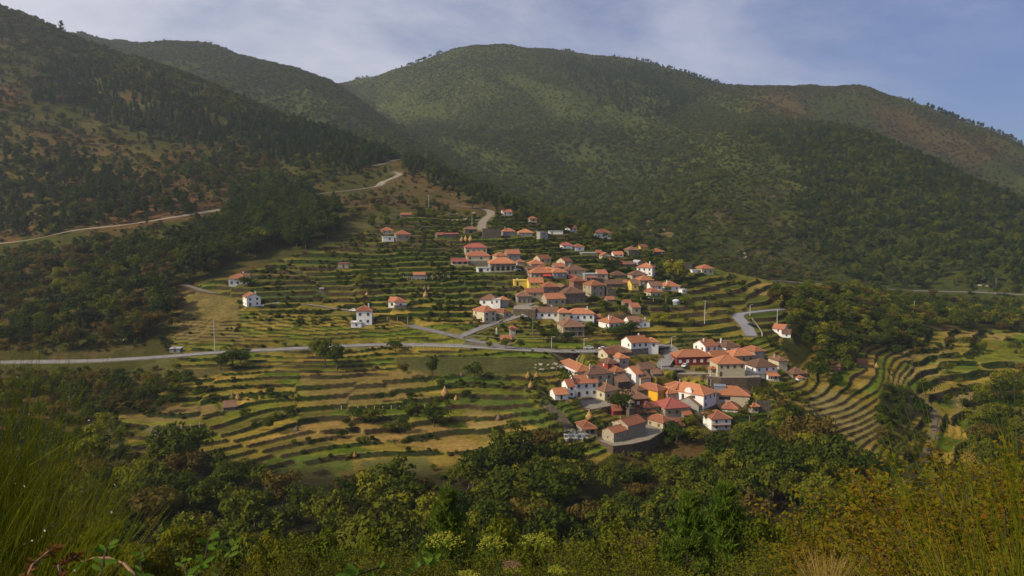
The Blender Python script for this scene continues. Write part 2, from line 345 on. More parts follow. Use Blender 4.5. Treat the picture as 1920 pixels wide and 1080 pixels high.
h(1201,497,10,5,6,30,'gableY','g','g','grey gabled shed above the tall white house','shed',win=0)
h(1208,517,26,14,9,-22,'hip','o','w','tall white house with bright orange roof facing right','house',win=6,chim=1)
h(1199,524,28,7,8,10,'hip','b','c','cream house with old brown hipped roof below the tall white one')
h(1080,516,34,8,10,12,'hip','b','c','house under the largest brown pyramid roof of the upper village',chim=1)
h(1050,521,24,9,9,15,'hip','o','g','grey walled house with orange roof below the brown pyramid roof')
h(1017,523,38,10,10,12,'hip','o','s','broad stone house with orange roof and red awning',awning=1)
h(1109,523,24,8,7,5,'flat','g','g','long grey block with flat pale roof','outbuilding',win=0)
h(1131,523,17,8,7,8,'shed','m','c','cream house with single white framed window right of grey block',win=2)
h(1162,521,24,4,8,12,'hip','b','s','squat stone house with sagging brown roof')
h(1108,527,15,5,7,10,'hip','m','s','small stone house with red brown roof left of its twin')
h(1123,528,13,5,7,15,'hip','b','s','small stone house with dark brown roof right of its twin')
h(1072,524,12,3,5,10,'gable','r','s','little shed with scarlet roof','shed',win=0)
h(1173,536,13,5,5,15,'gable','o','s','small shed with orange roof left of the yellow wall','shed',win=0)
h(1153,539,30,6,8,8,'gable','b','k','long dark barn with mossy red brown roof','barn',win=0)
h(1191,544,13,11,8,12,'gable','b','y','narrow house with bright yellow wall in the village middle')
h(1213,536,24,9,9,14,'hip','o','s','stone house with orange roof right of the yellow wall')
h(1231,544,22,7,8,10,'gable','b','w','white house with brown roof between two orange roofed houses')
h(1230,559,20,10,9,20,'hip','m','c','plain cream house with terracotta roof above a green garden')
h(1262,545,26,7,10,14,'hip','o','w','white house with wide vivid orange roof at right end of village','house',chim=1)
h(1283,550,8,6,4,20,'flat','w','w','tiny white cube hut at the right end of village','hut',win=1)
h(1327,515,22,10,9,15,'hip','m','c','cream house with brown roof alone below the rocky slope','house',win=4)
h(1303,511,10,4,6,15,'flat','w','w','low white annex left of the lone cream house','annex',win=0)
h(1283,504,28,8,8,5,'flat','k','k','dark open stone barn above the curved terraces','barn',win=0)
h(1264,497,12,5,6,20,'hip','o','s','hidden house with orange roof behind a yellow green tree','house',win=0)
h(1087,543,22,14,8,15,'hip','m','r','tall reddish stone house in the middle of the upper village')
h(1059,552,18,11,8,22,'gableY','b','s','stone house with gable to the front and brown roof')
h(1034,554,27,14,9,12,'hip','o','s','dark stone house with orange roof right of the yellow house')
h(977,536,24,9,6,6,'flat','y','y','low flat yellow building at the left edge of village','house',door=1,win=1,chim=1)
h(1006,545,26,14,9,10,'gable','o','y','two storey yellow house with orange roof and central door','house',door=1)
h(1003,558,32,9,7,8,'gable','m','p','long pale stone house with terracotta roof below the yellow house')
h(983,568,24,11,8,8,'hip','b','g','grey house with three brown doors beside the retaining wall','house',doors3=1)
h(1043,573,35,12,9,16,'gable','o','p','house with white left end and bare stone front')
h(1078,569,38,17,11,16,'hip','b','s','large square stone house with brown roof above the white row')
h(1121,556,25,19,10,22,'hip','o','p','three storey beige house with bright orange roof','house',win=4)
h(1147,556,16,12,8,10,'flat','k','k','dark roofless stone house right of the three storey beige house','ruin',win=2)
h(1145,566,14,4,5,10,'gable','m','s','small tiled porch shed beneath the dark ruin','shed',win=0)
h(1178,575,13,6,5,15,'gable','m','s','lone small shed with orange roof on the bare slope','shed',win=0)
h(1193,589,16,11,6,8,'shed','m','p','stone hut with two dark windows beside the sloping lane','hut',win=2)
# --- middle band
h(915,573,30,10,8,-12,'hip','b','w','white house with brown roof and ground floor terrace left of lane','house',win=5)
h(931,580,13,16,6,-8,'flat','w','w','tall white block with flat top joined between brown and orange roofs','annex',win=1)
h(946,576,14,12,7,12,'hip','o','g','narrow grey house with bright orange roof above the lane')
h(919,604,21,18,10,35,'hip','m','c','beige garage house on the corner, two pale shutters below','house',win=4)
h(951,596,13,9,8,40,'hip','m','c','small cream house with orange roof right of the beige garage house')
h(1023,598,47,11,8,3,'gable','b','w','long low white house with brown roof, first of the white row','house',win=6,chim=1)
h(1058,606,19,18,8,3,'hip','o','c','cream part in the middle of the long white row','house',win=4)
h(1090,602,46,12,8,3,'hip','o','w','white end of the row with long bright orange roof','house',win=6,chim=1)
h(1118,601,13,5,5,-10,'gable','m','s','low rusty roofed shed at the right end of the white row','shed',win=0)
h(1075,630,37,17,11,12,'hip','b','p','stone villa with brown pyramid roof and columned veranda','house',porch=1,win=6)
h(949,643,19,6,5,5,'gable','m','s','small shed with orange roof on the bank above main road','shed',win=0)
h(1157,617,30,10,10,25,'hip','o','w','white house with orange hipped roof half hidden by dark bushes','house',win=4,chim=1)
h(1190,612,20,8,8,12,'gable','b','w','middle building linking the orange roof to the white gable','annex',win=2)
h(1209,614,19,8,9,12,'gableY','b','w','low white building showing its gable with one dark window','house',win=1,chim=1)
h(1200,665,34,21,9,22,'gable','o','w','big white two storey house with stone ground floor by main road','house',base='s',win=6,chim=1)
h(1225,664,18,20,7,4,'hip','o','w','plain white wing with one slit window on the right of the big house','annex',win=1)
# --- left outliers
h(446,537,30,13,8,12,'hip','m','w','white house with red brown roof, furthest left of all houses','house',win=5,chim=1)
h(460,530,14,10,6,12,'gable','b','w','back wing of the furthest left white house','annex',win=1)
h(476,575,21,16,9,30,'gableY','o','w','white gabled house with vivid orange roof in the left meadow','house',win=5,chim=1)
h(683,610,27,24,8,6,'hip','m','w','tall white three storey house with red pyramid roof','house',win=9,chim=1,porch=0)
h(668,614,18,8,6,6,'flat','w','w','white terrace block at the foot of the tall three storey house','annex',win=2)
h(751,578,20,10,8,14,'hip','m','w','white cottage with brown hipped roof and three blue doors','house',base='s',win=3)
h(735,577,13,11,7,-8,'gable','o','w','short white wing left of the cottage with blue doors','annex',win=2)
h(786,523,21,7,4,5,'gable','o','g','pen with orange roof and wire sides on the middle terraces','animal_shed',win=0)
h(328,661,18,6,4,4,'flat','g','g','concrete bus shelter beside the road on the far left','bus_shelter',win=0,door=1)
h(431,770,20,6,6,20,'gable','b','s','brown roofed field hut beside the vine terrace lower left','hut',win=0)
# --- lower village
h(1162,668,40,6,9,10,'hip','b','s','low house with wide brown roof left of the big white house','house',win=0)
h(1150,674,22,10,8,32,'gable','m','c','cream gabled house above the red walled cottage','house')
h(1170,688,17,14,8,20,'hip','o','g','grey house with small orange roof right of the red cottage')
h(1150,692,20,9,8,22,'hip','b','rd','dark red walled cottage with brown pyramid roof and white shutters','house',win=2)
h(1098,708,28,11,21,20,'hip','o','c','very long cream house with bright orange roof and porch','house',porchl=1,chim=1)
h(1126,716,46,13,10,22,'hip','b','c','cream house with wide brown roof below the long orange roof','house',win=4,chim=1)
h(1163,708,19,9,8,22,'hip','o','p','small stone house with orange roof right of the cream house')
h(1170,724,22,7,8,25,'gable','b','k','dark stone barn with brown roof between two lanes','barn',win=0)
h(1100,745,42,24,9,14,'gable','m','w','white three storey house with terracotta roof beside the yard','house',win=8)
h(1071,745,13,19,8,14,'gable','m','w','lower white wing on the left of the three storey house','annex',win=2)
h(1053,749,24,9,7,14,'gable','o','w','white arched porch wing with orange roof at the yard corner','annex',win=1,door=1)
h(1148,749,29,15,11,30,'hip','b','c','square cream house with hipped brown roof above dark trees','house',win=5,chim=1)
h(1190,764,54,14,10,14,'hip','b','rd','long house with mossy brown roof and red brown wall','house',win=4)
h(1158,779,16,8,6,12,'gable','m','rd','red brown shed with orange roof left of the bell tower','shed',win=0)
h(1199,712,14,10,10,30,'gable','o','w','white house with steep orange roof slope in the lower lane','house',win=1)
h(1217,698,26,6,8,20,'gable','b','s','long brown roofed barn below the stone cross','barn',win=0)
h(1211,715,20,6,8,25,'gable','b','c','cream shed with white roof edge behind the yellow house','shed',win=0)
h(1232,706,16,4,6,15,'gable','b','s','small brown roofed shed under the car park','shed',win=0)
h(1203,739,18,6,8,20,'hip','b','s','small stone house with brown pyramid roof left of yellow house','house',win=0)
h(1242,746,21,13,11,42,'hip','m','yo','golden yellow house with brown roof in the lower village','house',win=4)
h(1261,749,20,9,9,25,'hip','o','c','cream house with orange roof tucked right of the golden house')
h(1280,742,26,12,9,18,'hip','m','c','cream house with brown roof and tall chimney above the orange one','house',chim=1)
h(1222,774,30,9,9,22,'hip','m','p','stone house with white gable end above the pergola','house')
h(1212,779,36,4,5,8,'shed','o','s','long low orange lean to roof over the green pergola','shed',win=0)
h(1270,780,46,14,11,16,'hip','r','p','cream house with large raspberry red roof','house',win=3)
h(1253,806,22,13,9,38,'hip','m','c','tall cream house with orange brown roof beside the church terrace','house',win=2)
h(1275,806,18,7,8,20,'gable','m','s','stone shed with orange roof behind the trees, right of terrace','shed',win=0)
h(1290,784,16,6,5,15,'gable','m','s','small orange lean to below the raspberry roof','shed',win=0)
h(1104,814,24,11,7,14,'hip','m','p','open stone pavilion with red pyramid roof by the cemetery','pavilion',porch=1,win=0)
h(1317,770,17,10,11,40,'gable','b','g','old white gabled house with brown roof in front of the manor','house',win=0)
h(1331,763,31,23,18,46,'hip','o','w','white manor with vast bright orange roof and arched gable','house',win=4,arch=1)
h(1374,757,56,14,10,-12,'hip','o','c','long modern wing with glass gallery right of the manor','house',win=0,glass=1,sky=1)
h(1369,778,26,10,9,-15,'hip','m','p','stone house with dark red roof and white chimney','house',win=2,chim=1)
h(1352,806,36,19,9,8,'hip','m','w','whitewashed house with wooden balcony at lower right edge','house',win=4,balc=1)
h(1432,772,24,15,3,0,'flat','k','k','dark roofless stone gatehouse ruin above green trellis','ruin',win=0)
h(1302,685,64,14,9,8,'hip','o','rd','long crimson house with orange roof beside the car park','house',win=7)
h(1334,661,25,11,9,25,'gable','o','w','white house with bright orange roof behind the crimson house','house',win=3,chim=1)
h(1374,660,28,8,10,25,'hip','b','w','white house with long brown roof in the middle of back row','house',win=2,chim=1)
h(1424,672,20,12,9,24,'hip','o','g','grey house with vivid orange pointed roof at the row end','house',win=0)
h(1351,679,30,9,8,10,'gable','o','c','low cream house with orange roof right of the crimson house','house',win=2)
h(1395,679,40,11,9,14,'hip','o','p','stone house with orange roof and three small windows','house',win=3)
h(1468,692,17,13,9,14,'hip','b','c','narrow cream house with brown roof behind the balcony house','house',win=0,chim=1)
h(1371,706,50,22,10,6,'hip','o','c','large cream two storey house above the high stone wall','house',win=5,door=1)
h(1437,708,42,18,10,16,'hip','b','w','white house with wide brown roof and long balcony','house',win=4,balc=1)
h(1449,712,18,8,4,8,'shed','o','w','small orange roofed porch in front of the balcony house','porch',win=0,porch=1)
h(1500,708,27,6,9,15,'hip','b','s','low stone house with brown roof at the far right of village','house',win=1)
h(1501,713,9,4,3,20,'hip','o','w','tiny hut with orange roof beside the far right house','hut',win=0)
h(1459,624,17,7,7,-35,'gable','o','w','white house with orange roof among trees near the curving road','house',win=1)
h(1474,633,14,7,6,-20,'gable','b','w','white cube cottage just below the house near curving road','house',win=1)
h(1618,688,17,6,6,-10,'gable','m','s','pinkish barn with brown roof in the right valley fields','barn',win=0)
h(1567,694,14,7,6,-15,'gable','b','r','russet shed between trees above the right terraces','shed',win=0)
HP = []
for r in H:
    px, py, wp, hp, D, rot, roof, rc, wc, label, name, k = r
    X, Y, Z = pix2w(px, py, 225, 1000)
    s = F / (Y * cos(T) - Z * sin(T)); th = radians(rot)
    W = 1.05 * wp / s / max(cos(th), 0.6); Hh = hp / s * 1.08
    HP.append((X, Y, Z, W, Hh, s))
for (X, Y, Z, W, Hh, s), r in zip(HP, H):
    D, th = r[4], radians(r[5])
    cxh = X - sin(th) * D / 2; cyh = Y + cos(th) * D / 2
    lx = (GX - cxh) * cos(th) + (GY - cyh) * sin(th); ly = -(GX - cxh) * sin(th) + (GY - cyh) * cos(th)
    q = np.maximum(np.abs(lx) - W / 2, np.abs(ly) - D / 2)
    m = q < 3.0
    t = sstep(3.0, 0.6, q[m]); Zg[m] = Zg[m] * (1 - t) + (Z - 0.05) * t
    ROADMASK[m] = np.maximum(ROADMASK[m], (q[m] < 0.8) * 0.6)
HOUSEXY = np.array([[X - sin(radians(r[5])) * r[4] / 2, Y + cos(radians(r[5])) * r[4] / 2, max(W, r[4]) * 0.6 + 1.5] for (X, Y, Z, W, Hh, s), r in zip(HP, H)])
# ------------------------------------------------------------------ scene tagging helpers
def tag(o, label=None, cat=None, group=None, kind=None):
    if label: o['label'] = label
    if cat: o['category'] = cat
    if group: o['group'] = group
    if kind: o['kind'] = kind
    return o
def empty(name, loc=(0, 0, 0), rz=0.0):
    o = bpy.data.objects.new(name, None); COL.objects.link(o); o.location = loc; o.rotation_euler = (0, 0, rz); o.empty_display_size = 0.5
    return o
def link(name, me, parent=None, loc=None, rz=0.0, scale=None):
    o = bpy.data.objects.new(name, me); COL.objects.link(o)
    if parent: o.parent = parent
    if loc is not None: o.location = loc
    if rz: o.rotation_euler = (0, 0, rz)
    if scale is not None: o.scale = scale
    return o
def npmesh(name, V, Fq, mats=(), mi=None, smooth=False):
    """V (n,3); Fq (m,k) faces with k corners"""
    V = np.asarray(V, np.float32); Fq = np.asarray(Fq, np.int32); me = bpy.data.meshes.new(name)
    me.vertices.add(len(V)); me.vertices.foreach_set('co', V.ravel())
    k = Fq.shape[1]; me.loops.add(Fq.size); me.loops.foreach_set('vertex_index', Fq.ravel())
    me.polygons.add(len(Fq)); me.polygons.foreach_set('loop_start', np.arange(len(Fq), dtype=np.int32) * k)
    me.polygons.foreach_set('loop_total', np.full(len(Fq), k, np.int32))
    if mi is not None: me.polygons.foreach_set('material_index', np.asarray(mi, np.int32))
    if smooth: me.polygons.foreach_set('use_smooth', np.ones(len(Fq), bool))
    for m in mats: me.materials.append(m)
    me.update(calc_edges=True); return me
class MB:
    def __init__(s): s.v = []; s.f = []; s.m = []
    def add(s, V, Fs, mi=0, M=None):
        b = len(s.v)
        for p in V:
            p = Vector(p)
            if M is not None: p = M @ p
            s.v.append(tuple(p))
        for f in Fs: s.f.append([b + i for i in f]); s.m.append(mi)
    def box(s, x0, x1, y0, y1, z0, z1, mi=0, M=None):
        s.add([(x0,y0,z0),(x1,y0,z0),(x1,y1,z0),(x0,y1,z0),(x0,y0,z1),(x1,y0,z1),(x1,y1,z1),(x0,y1,z1)],
              [(0,3,2,1),(4,5,6,7),(0,1,5,4),(1,2,6,5),(2,3,7,6),(3,0,4,7)], mi, M)
    def tube(s, P, R, n=6, mi=0, cap=True):
        P = [Vector(p) for p in P]; b = len(s.v)
        for i, p in enumerate(P):
            t = (P[min(i + 1, len(P) - 1)] - P[max(i - 1, 0)]).normalized()
            a = t.orthogonal().normalized(); c = t.cross(a); r = R[i] if hasattr(R, '__len__') else R
            for k in range(n):
                th = 2 * pi * k / n; s.v.append(tuple(p + a * (cos(th) * r) + c * (sin(th) * r)))
        for i in range(len(P) - 1):
            for k in range(n):
                k2 = (k + 1) % n; s.f.append([b + i * n + k, b + i * n + k2, b + (i + 1) * n + k2, b + (i + 1) * n + k]); s.m.append(mi)
        if cap:
            s.f.append([b + (len(P) - 1) * n + k for k in range(n)]); s.m.append(mi)
            s.f.append([b + n - 1 - k for k in range(n)]); s.m.append(mi)
    def mesh(s, name, mats, smooth=False):
        me = bpy.data.meshes.new(name); me.from_pydata(s.v, [], s.f)
        for m in mats: me.materials.append(m)
        me.polygons.foreach_set('material_index', s.m)
        if smooth: me.polygons.foreach_set('use_smooth', [True] * len(s.f))
        me.update(); return me
# ------------------------------------------------------------------ materials
def mat(name): 
    m = bpy.data.materials.new(name); m.use_nodes = True; m.node_tree.nodes.clear(); return m, m.node_tree
def simple(name, col, rough=0.85, var=0.25, scale=1.2, objvar=0.15, bump=0.0, bscale=8, metal=0, col2=None, spec=0.2, aniso=None):
    """base colour broken up by two noises in object space plus a little change per object"""
    m, t = mat(name); o = N(t, 'ShaderNodeOutputMaterial'); b = N(t, 'ShaderNodeBsdfPrincipled')
    b.inputs['Roughness'].default_value = rough; b.inputs['Metallic'].default_value = metal; b.inputs['Specular IOR Level'].default_value = spec
    tc = N(t, 'ShaderNodeTexCoord'); n = N(t, 'ShaderNodeTexNoise'); n.inputs['Scale'].default_value = scale; n.inputs['Detail'].default_value = 6; n.inputs['Roughness'].default_value = 0.65
    vec = tc.outputs['Object']
    oi = N(t, 'ShaderNodeObjectInfo'); vo = N(t, 'ShaderNodeVectorMath', operation='ADD'); vm = N(t, 'ShaderNodeVectorMath', operation='SCALE'); vm.inputs['Scale'].default_value = 37
    t.links.new(oi.outputs['Random'], vm.inputs[0]); t.links.new(vec, vo.inputs[0]); t.links.new(vm.outputs[0], vo.inputs[1])
    src = vo.outputs[0]
    if aniso:
        mpn = N(t, 'ShaderNodeMapping'); mpn.inputs['Scale'].default_value = aniso; t.links.new(src, mpn.inputs[0]); src = mpn.outputs[0]
    t.links.new(src, n.inputs['Vector'])
    mr = N(t, 'ShaderNodeMapRange'); mr.inputs['From Min'].default_value = 0.3; mr.inputs['From Max'].default_value = 0.7
    t.links.new(n.outputs['Fac'], mr.inputs['Value'])
    mx = N(t, 'ShaderNodeMix', data_type='RGBA'); t.links.new(mr.outputs[0], mx.inputs[0])
    c = np.array(col); c2 = np.array(col2) if col2 is not None else c * (1 - var)
    c1 = c if col2 is not None else c * (1 + var * 0.6)
    mx.inputs[6].default_value = (*np.clip(c2, 0, 1), 1); mx.inputs[7].default_value = (*np.clip(c1, 0, 1), 1)
    hv = N(t, 'ShaderNodeMapRange'); hv.inputs['To Min'].default_value = 1 - objvar; hv.inputs['To Max'].default_value = 1 + objvar
    t.links.new(oi.outputs['Random'], hv.inputs['Value'])
    sc_ = N(t, 'ShaderNodeVectorMath', operation='SCALE'); t.links.new(mx.outputs[2], sc_.inputs[0]); t.links.new(hv.outputs[0], sc_.inputs['Scale'])
    t.links.new(sc_.outputs[0], b.inputs['Base Color'])
    if bump:
        n2 = N(t, 'ShaderNodeTexNoise'); n2.inputs['Scale'].default_value = bscale; n2.inputs['Detail'].default_value = 4; t.links.new(src, n2.inputs['Vector'])
        bp = N(t, 'ShaderNodeBump'); bp.inputs['Strength'].default_value = bump; bp.inputs['Distance'].default_value = 0.3
        t.links.new(n2.outputs['Fac'], bp.inputs['Height']); t.links.new(bp.outputs[0], b.inputs['Normal'])
    t.links.new(b.outputs[0], o.inputs[0]); return m
def leafmat(name, c1, c2, trans=0.25, hue=0.0):
    """foliage: diffuse + translucent, colour changes per tree (Random) and per clump"""
    m, t = mat(name); o = N(t, 'ShaderNodeOutputMaterial'); d = N(t, 'ShaderNodeBsdfDiffuse'); tr = N(t, 'ShaderNodeBsdfTranslucent'); ms = N(t, 'ShaderNodeMixShader'); ms.inputs[0].default_value = trans
    oi = N(t, 'ShaderNodeObjectInfo'); tc = N(t, 'ShaderNodeTexCoord'); n = N(t, 'ShaderNodeTexNoise'); n.inputs['Scale'].default_value = 4.0; n.inputs['Detail'].default_value = 3
    t.links.new(tc.outputs['Object'], n.inputs['Vector'])
    a = N(t, 'ShaderNodeMath', operation='MULTIPLY_ADD'); a.inputs[1].default_value = 1.3; a.inputs[2].default_value = -0.55; t.links.new(n.outputs['Fac'], a.inputs[0])
    a2 = N(t, 'ShaderNodeMath', operation='MULTIPLY_ADD', use_clamp=True); a2.inputs[1].default_value = 0.85; t.links.new(oi.outputs['Random'], a2.inputs[0]); t.links.new(a.outputs[0], a2.inputs[2])
    mx = N(t, 'ShaderNodeMix', data_type='RGBA'); t.links.new(a2.outputs[0], mx.inputs[0]); mx.inputs[6].default_value = (*c1, 1); mx.inputs[7].default_value = (*c2, 1)
    t.links.new(mx.outputs[2], d.inputs[0]); t.links.new(mx.outputs[2], tr.inputs[0]); t.links.new(d.outputs[0], ms.inputs[1]); t.links.new(tr.outputs[0], ms.inputs[2]); t.links.new(ms.outputs[0], o.inputs[0])
    return m
M_BARK = simple('bark', (0.10, 0.075, 0.05), 0.95, 0.4, 3)
M_BARKP = simple('pine_bark', (0.16, 0.12, 0.09), 0.95, 0.4, 3)
LEAF = dict(
 dark=leafmat('leaf_dark', (0.022,0.040,0.007), (0.060,0.080,0.010)),
 mid=leafmat('leaf_mid', (0.052,0.072,0.008), (0.125,0.132,0.014)),
 yellow=leafmat('leaf_yellow', (0.100,0.120,0.010), (0.210,0.195,0.018)),
 brown=leafmat('leaf_brown', (0.062,0.050,0.014), (0.125,0.088,0.020)),
 pine=leafmat('pine_needles', (0.026,0.050,0.014), (0.068,0.092,0.020)),
 fir=leafmat('fir_needles', (0.014,0.032,0.013), (0.032,0.056,0.018)),
 heath=leafmat('heath_leaf', (0.066,0.044,0.018), (0.110,0.078,0.026)),
 vine=leafmat('vine_leaf', (0.050,0.085,0.012), (0.115,0.140,0.022)),
)
# ------------------------------------------------------------------ tree shapes (unit height)
def quads_at(C, Nn, size, r):
    """rhombic leaf sprays at centres C with normals about Nn"""
    n = len(C); a = r.normal(size=(n, 3)); Nn = Nn + 0.38 * r.normal(size=(n, 3)); Nn /= np.linalg.norm(Nn, axis=1)[:, None] + 1e-9
    u = np.cross(Nn, a); u /= np.linalg.norm(u, axis=1)[:, None] + 1e-9; v = np.cross(Nn, u)
    s = size * (0.6 + 0.8 * r.random(n))[:, None]
    V = np.stack([C - u * s, C - v * s * 0.62, C + u * s, C + v * s * 0.62], 1).reshape(-1, 3)
    return V, np.arange(4 * n).reshape(n, 4)
def crown_broad(seed, nclump=22, per=46, leaf=0.036, cz=0.58, rx=0.34, rz=0.36, flat=0.0, cr=(0.11, 0.19)):
    r = np.random.default_rng(seed); C = []; Nn = []
    for k in range(nclump):
        d = r.normal(size=3); d /= np.linalg.norm(d); d[2] = d[2] * 0.9 + 0.15
        q = r.random() ** 0.45
        c = np.array([d[0] * rx * q, d[1] * rx * q, cz + d[2] * rz * q * 0.85]); rad = r.uniform(*cr)
        e = r.normal(size=(per, 3)); e /= np.linalg.norm(e, axis=1)[:, None]; e[:, 2] = np.where(e[:, 2] < -0.35, -e[:, 2], e[:, 2])
        C.append(c + e * rad * (0.75 + 0.35 * r.random((per, 1))) * np.array([1, 1, 0.8])); Nn.append(e)
    C = np.concatenate(C); Nn = np.concatenate(Nn); return quads_at(C, Nn, leaf, r)
def crown_pine(seed, per=16, z0=0.34, leaf=0.034, rmax=0.22, nw=10):
    r = np.random.default_rng(seed); C = []; Nn = []
    for i in range(nw):
        f = i / (nw - 1); z = z0 + (0.97 - z0) * f; rad = rmax * (1 - f) ** 0.62 * (0.6 + 0.5 * min(1, f * 4)) + 0.03
        nb = r.integers(4, 7)
        for b in range(nb):
            th = r.random() * 2 * pi; L = rad * r.uniform(0.55, 1.15)
            for q in (0.55, 1.0):
                c = np.array([cos(th) * L * q, sin(th) * L * q, z + r.normal() * 0.015 + 0.03 * q]); e = r.normal(size=(per // 2, 3)); e /= np.linalg.norm(e, axis=1)[:, None]
                C.append(c + e * np.array([0.05, 0.05, 0.028]) * (0.5 + r.random((per // 2, 1)))); Nn.append(e * 0.6 + np.array([0, 0, 0.7]))
    return quads_at(np.concatenate(C), np.concatenate(Nn), leaf, r)
def crown_spire(seed, n=520, leaf=0.034, base=0.17):
    r = np.random.default_rng(seed); z = 0.06 + 0.94 * (1 - np.sqrt(r.random(n))); th = r.random(n) * 2 * pi
    lob = 1 + 0.25 * np.sin(th * 5 + z * 40)
    R = base * (1 - z) ** 0.85 * lob * (0.75 + 0.3 * r.random(n)) + 0.008
    C = np.stack([np.cos(th) * R, np.sin(th) * R, z], 1); Nn = np.stack([np.cos(th), np.sin(th), np.full(n, 0.5)], 1)
    return quads_at(C, Nn, leaf, r)
def crown_bush(seed, n=260, leaf=0.10, rx=0.62):
    r = np.random.default_rng(seed); C = []; Nn = []
    for k in range(7):
        a = r.random() * 2 * pi; q = r.random() ** 0.6 * rx * 0.55; c = np.array([cos(a) * q, sin(a) * q, r.uniform(0.25, 0.55)]); rad = r.uniform(0.28, 0.42)
        e = r.normal(size=(n // 7, 3)); e /= np.linalg.norm(e, axis=1)[:, None]; e[:, 2] = np.abs(e[:, 2]) * 1.0 - 0.15
        C.append(c + e * rad * np.array([1, 1, 0.95])); Nn.append(e)
    return quads_at(np.concatenate(C), np.concatenate(Nn), leaf, r)
def trunk_mesh(seed, top=0.62, r0=0.022, limbs=5, m=None, lean=0.03, from_=0.3, llen=0.24):
    r = random.Random(seed); b = MB(); P = []
    x = y = 0
    for i in range(6):
        P.append((x, y, -0.04 + (top + 0.04) * i / 5)); x += r.uniform(-lean, lean); y += r.uniform(-lean, lean)
    b.tube(P, [r0 * (1.25 - 0.9 * i / 5) for i in range(6)], 6)
    for k in range(limbs):
        f = from_ + (0.9 - from_) * k / max(1, limbs - 1); i = min(4, int(f * 5)); p = Vector(P[i]).lerp(Vector(P[i + 1]), f * 5 - i) if f * 5 - i <= 1 else Vector(P[i + 1])
        a = r.random() * 2 * pi; L = llen * r.uniform(0.7, 1.1)
        b.tube([p, p + Vector((cos(a) * L * 0.5, sin(a) * L * 0.5, L * 0.35)), p + Vector((cos(a) * L, sin(a) * L, L * 0.8))], [r0 * 0.5, r0 * 0.35, r0 * 0.12], 5)
    return b.mesh('trunk', [m or M_BARK])
KINDS = []      # (name, crown mesh, trunk mesh)
def addkind(name, VF, leaf, trunk): KINDS.append((name, npmesh('crown', VF[0], VF[1], [LEAF[leaf]]), trunk))
tb = [trunk_mesh(i) for i in range(3)]; tp = trunk_mesh(7, 0.95, 0.016, 6, M_BARKP, 0.012, 0.35, 0.14); ts = trunk_mesh(8, 0.9, 0.012, 0, M_BARKP, 0.004)
for li, lf in enumerate(['dark', 'mid', 'yellow', 'brown']):
    for q in range(2):
        addkind('broad', crown_broad(10 + li * 5 + q, 18 + 6 * q, 60 - 12 * q, 0.034, 0.56 + 0.03 * q, 0.36 - 0.06 * q, 0.36 + 0.03 * q), lf, tb[(li + q) % 3])
for q in range(3): addkind('pine', crown_pine(60 + q, 22, 0.24 + 0.1 * q, 0.036, 0.25 - 0.025 * q), 'pine', tp)     # 8,9,10
for q in range(2): addkind('spire', crown_spire(70 + q, 620, 0.032, 0.15 + 0.03 * q), 'fir', ts)                   # 11,12
for lf in ['dark', 'mid', 'yellow', 'heath', 'vine', 'brown']: addkind('bush', crown_bush(80 + len(KINDS)), lf, None)   # 13..18
KB = dict(bdark=13, bmid=14, byel=15, bheath=16, bvine=17, bbrown=18)
# ------------------------------------------------------------------ ground cover colours (albedo)
U = rng.random(Zg.shape)
def colr(c): return np.array(c, float)
n_big = fbm(GX, GY, 160, 4, 71); n_med = fbm(GX, GY, 30, 4, 72); n_sm = fbm(GX, GY, 6, 3, 73)
C = np.zeros(Zg.shape + (3,))
def mix(c, m):
    C[...] = C * (1 - m[..., None]) + np.asarray(c) * m[..., None]
C[...] = (0.050, 0.050, 0.013)
mix((0.092, 0.055, 0.022), sstep(0.0, 0.35, n_med + 0.4 * n_big) * 0.8)
mix((0.095, 0.088, 0.030), sstep(0.1, 0.5, fbm(GX, GY, 45, 3, 74)) * 0.7)
mount = sstep(680, 760, GY) * ~(region([(-100,0),(0,27),(250,118),(520,217),(700,277),(860,338),(985,397),(700,360),(400,420),(-100,480)], 300, 1400))
mc = np.zeros_like(C); mc[...] = (0.034, 0.043, 0.010)
t = sstep(-0.15, 0.35, n_big)[..., None]; mc = mc * (1 - t) + np.array((0.050, 0.060, 0.013)) * t
t = sstep(0.05, 0.4, n_med)[..., None] * 0.7; mc = mc * (1 - t) + np.array((0.030, 0.038, 0.012)) * t
heath = region([(1330,165),(1600,158),(1700,195),(1960,290),(1960,360),(1700,275),(1560,225),(1400,215)], 700, 3400, 2)
t = (blur(heath.astype(float), 8) * sstep(-0.25, 0.3, fbm(GX, GY, 120, 4, 76)))[..., None] * 0.75; mc = mc * (1 - t) + np.array((0.075, 0.048, 0.020)) * t
rocky = region([(1290,500),(1290,430),(1450,330),(1500,280),(1620,300),(1600,420),(1560,500),(1430,520)], 690, 1600, 2)
t = (blur(rocky.astype(float), 6) * sstep(0.0, 0.3, fbm(GX, GY, 40, 4, 77)))[..., None] * 0.7; mc = mc * (1 - t) + np.array((0.095, 0.070, 0.034)) * t
C = C * (1 - mount[..., None]) + mc * mount[..., None]
st = fbm(GX + GY * 0.55, GY * 0.28, 120, 4, 79)
mk_ = (sstep(0.05, 0.35, st) * mount * sstep(900, 1100, GY))[..., None] * 0.8
C = C * (1 - mk_) + np.array((0.054, 0.066, 0.015)) * mk_
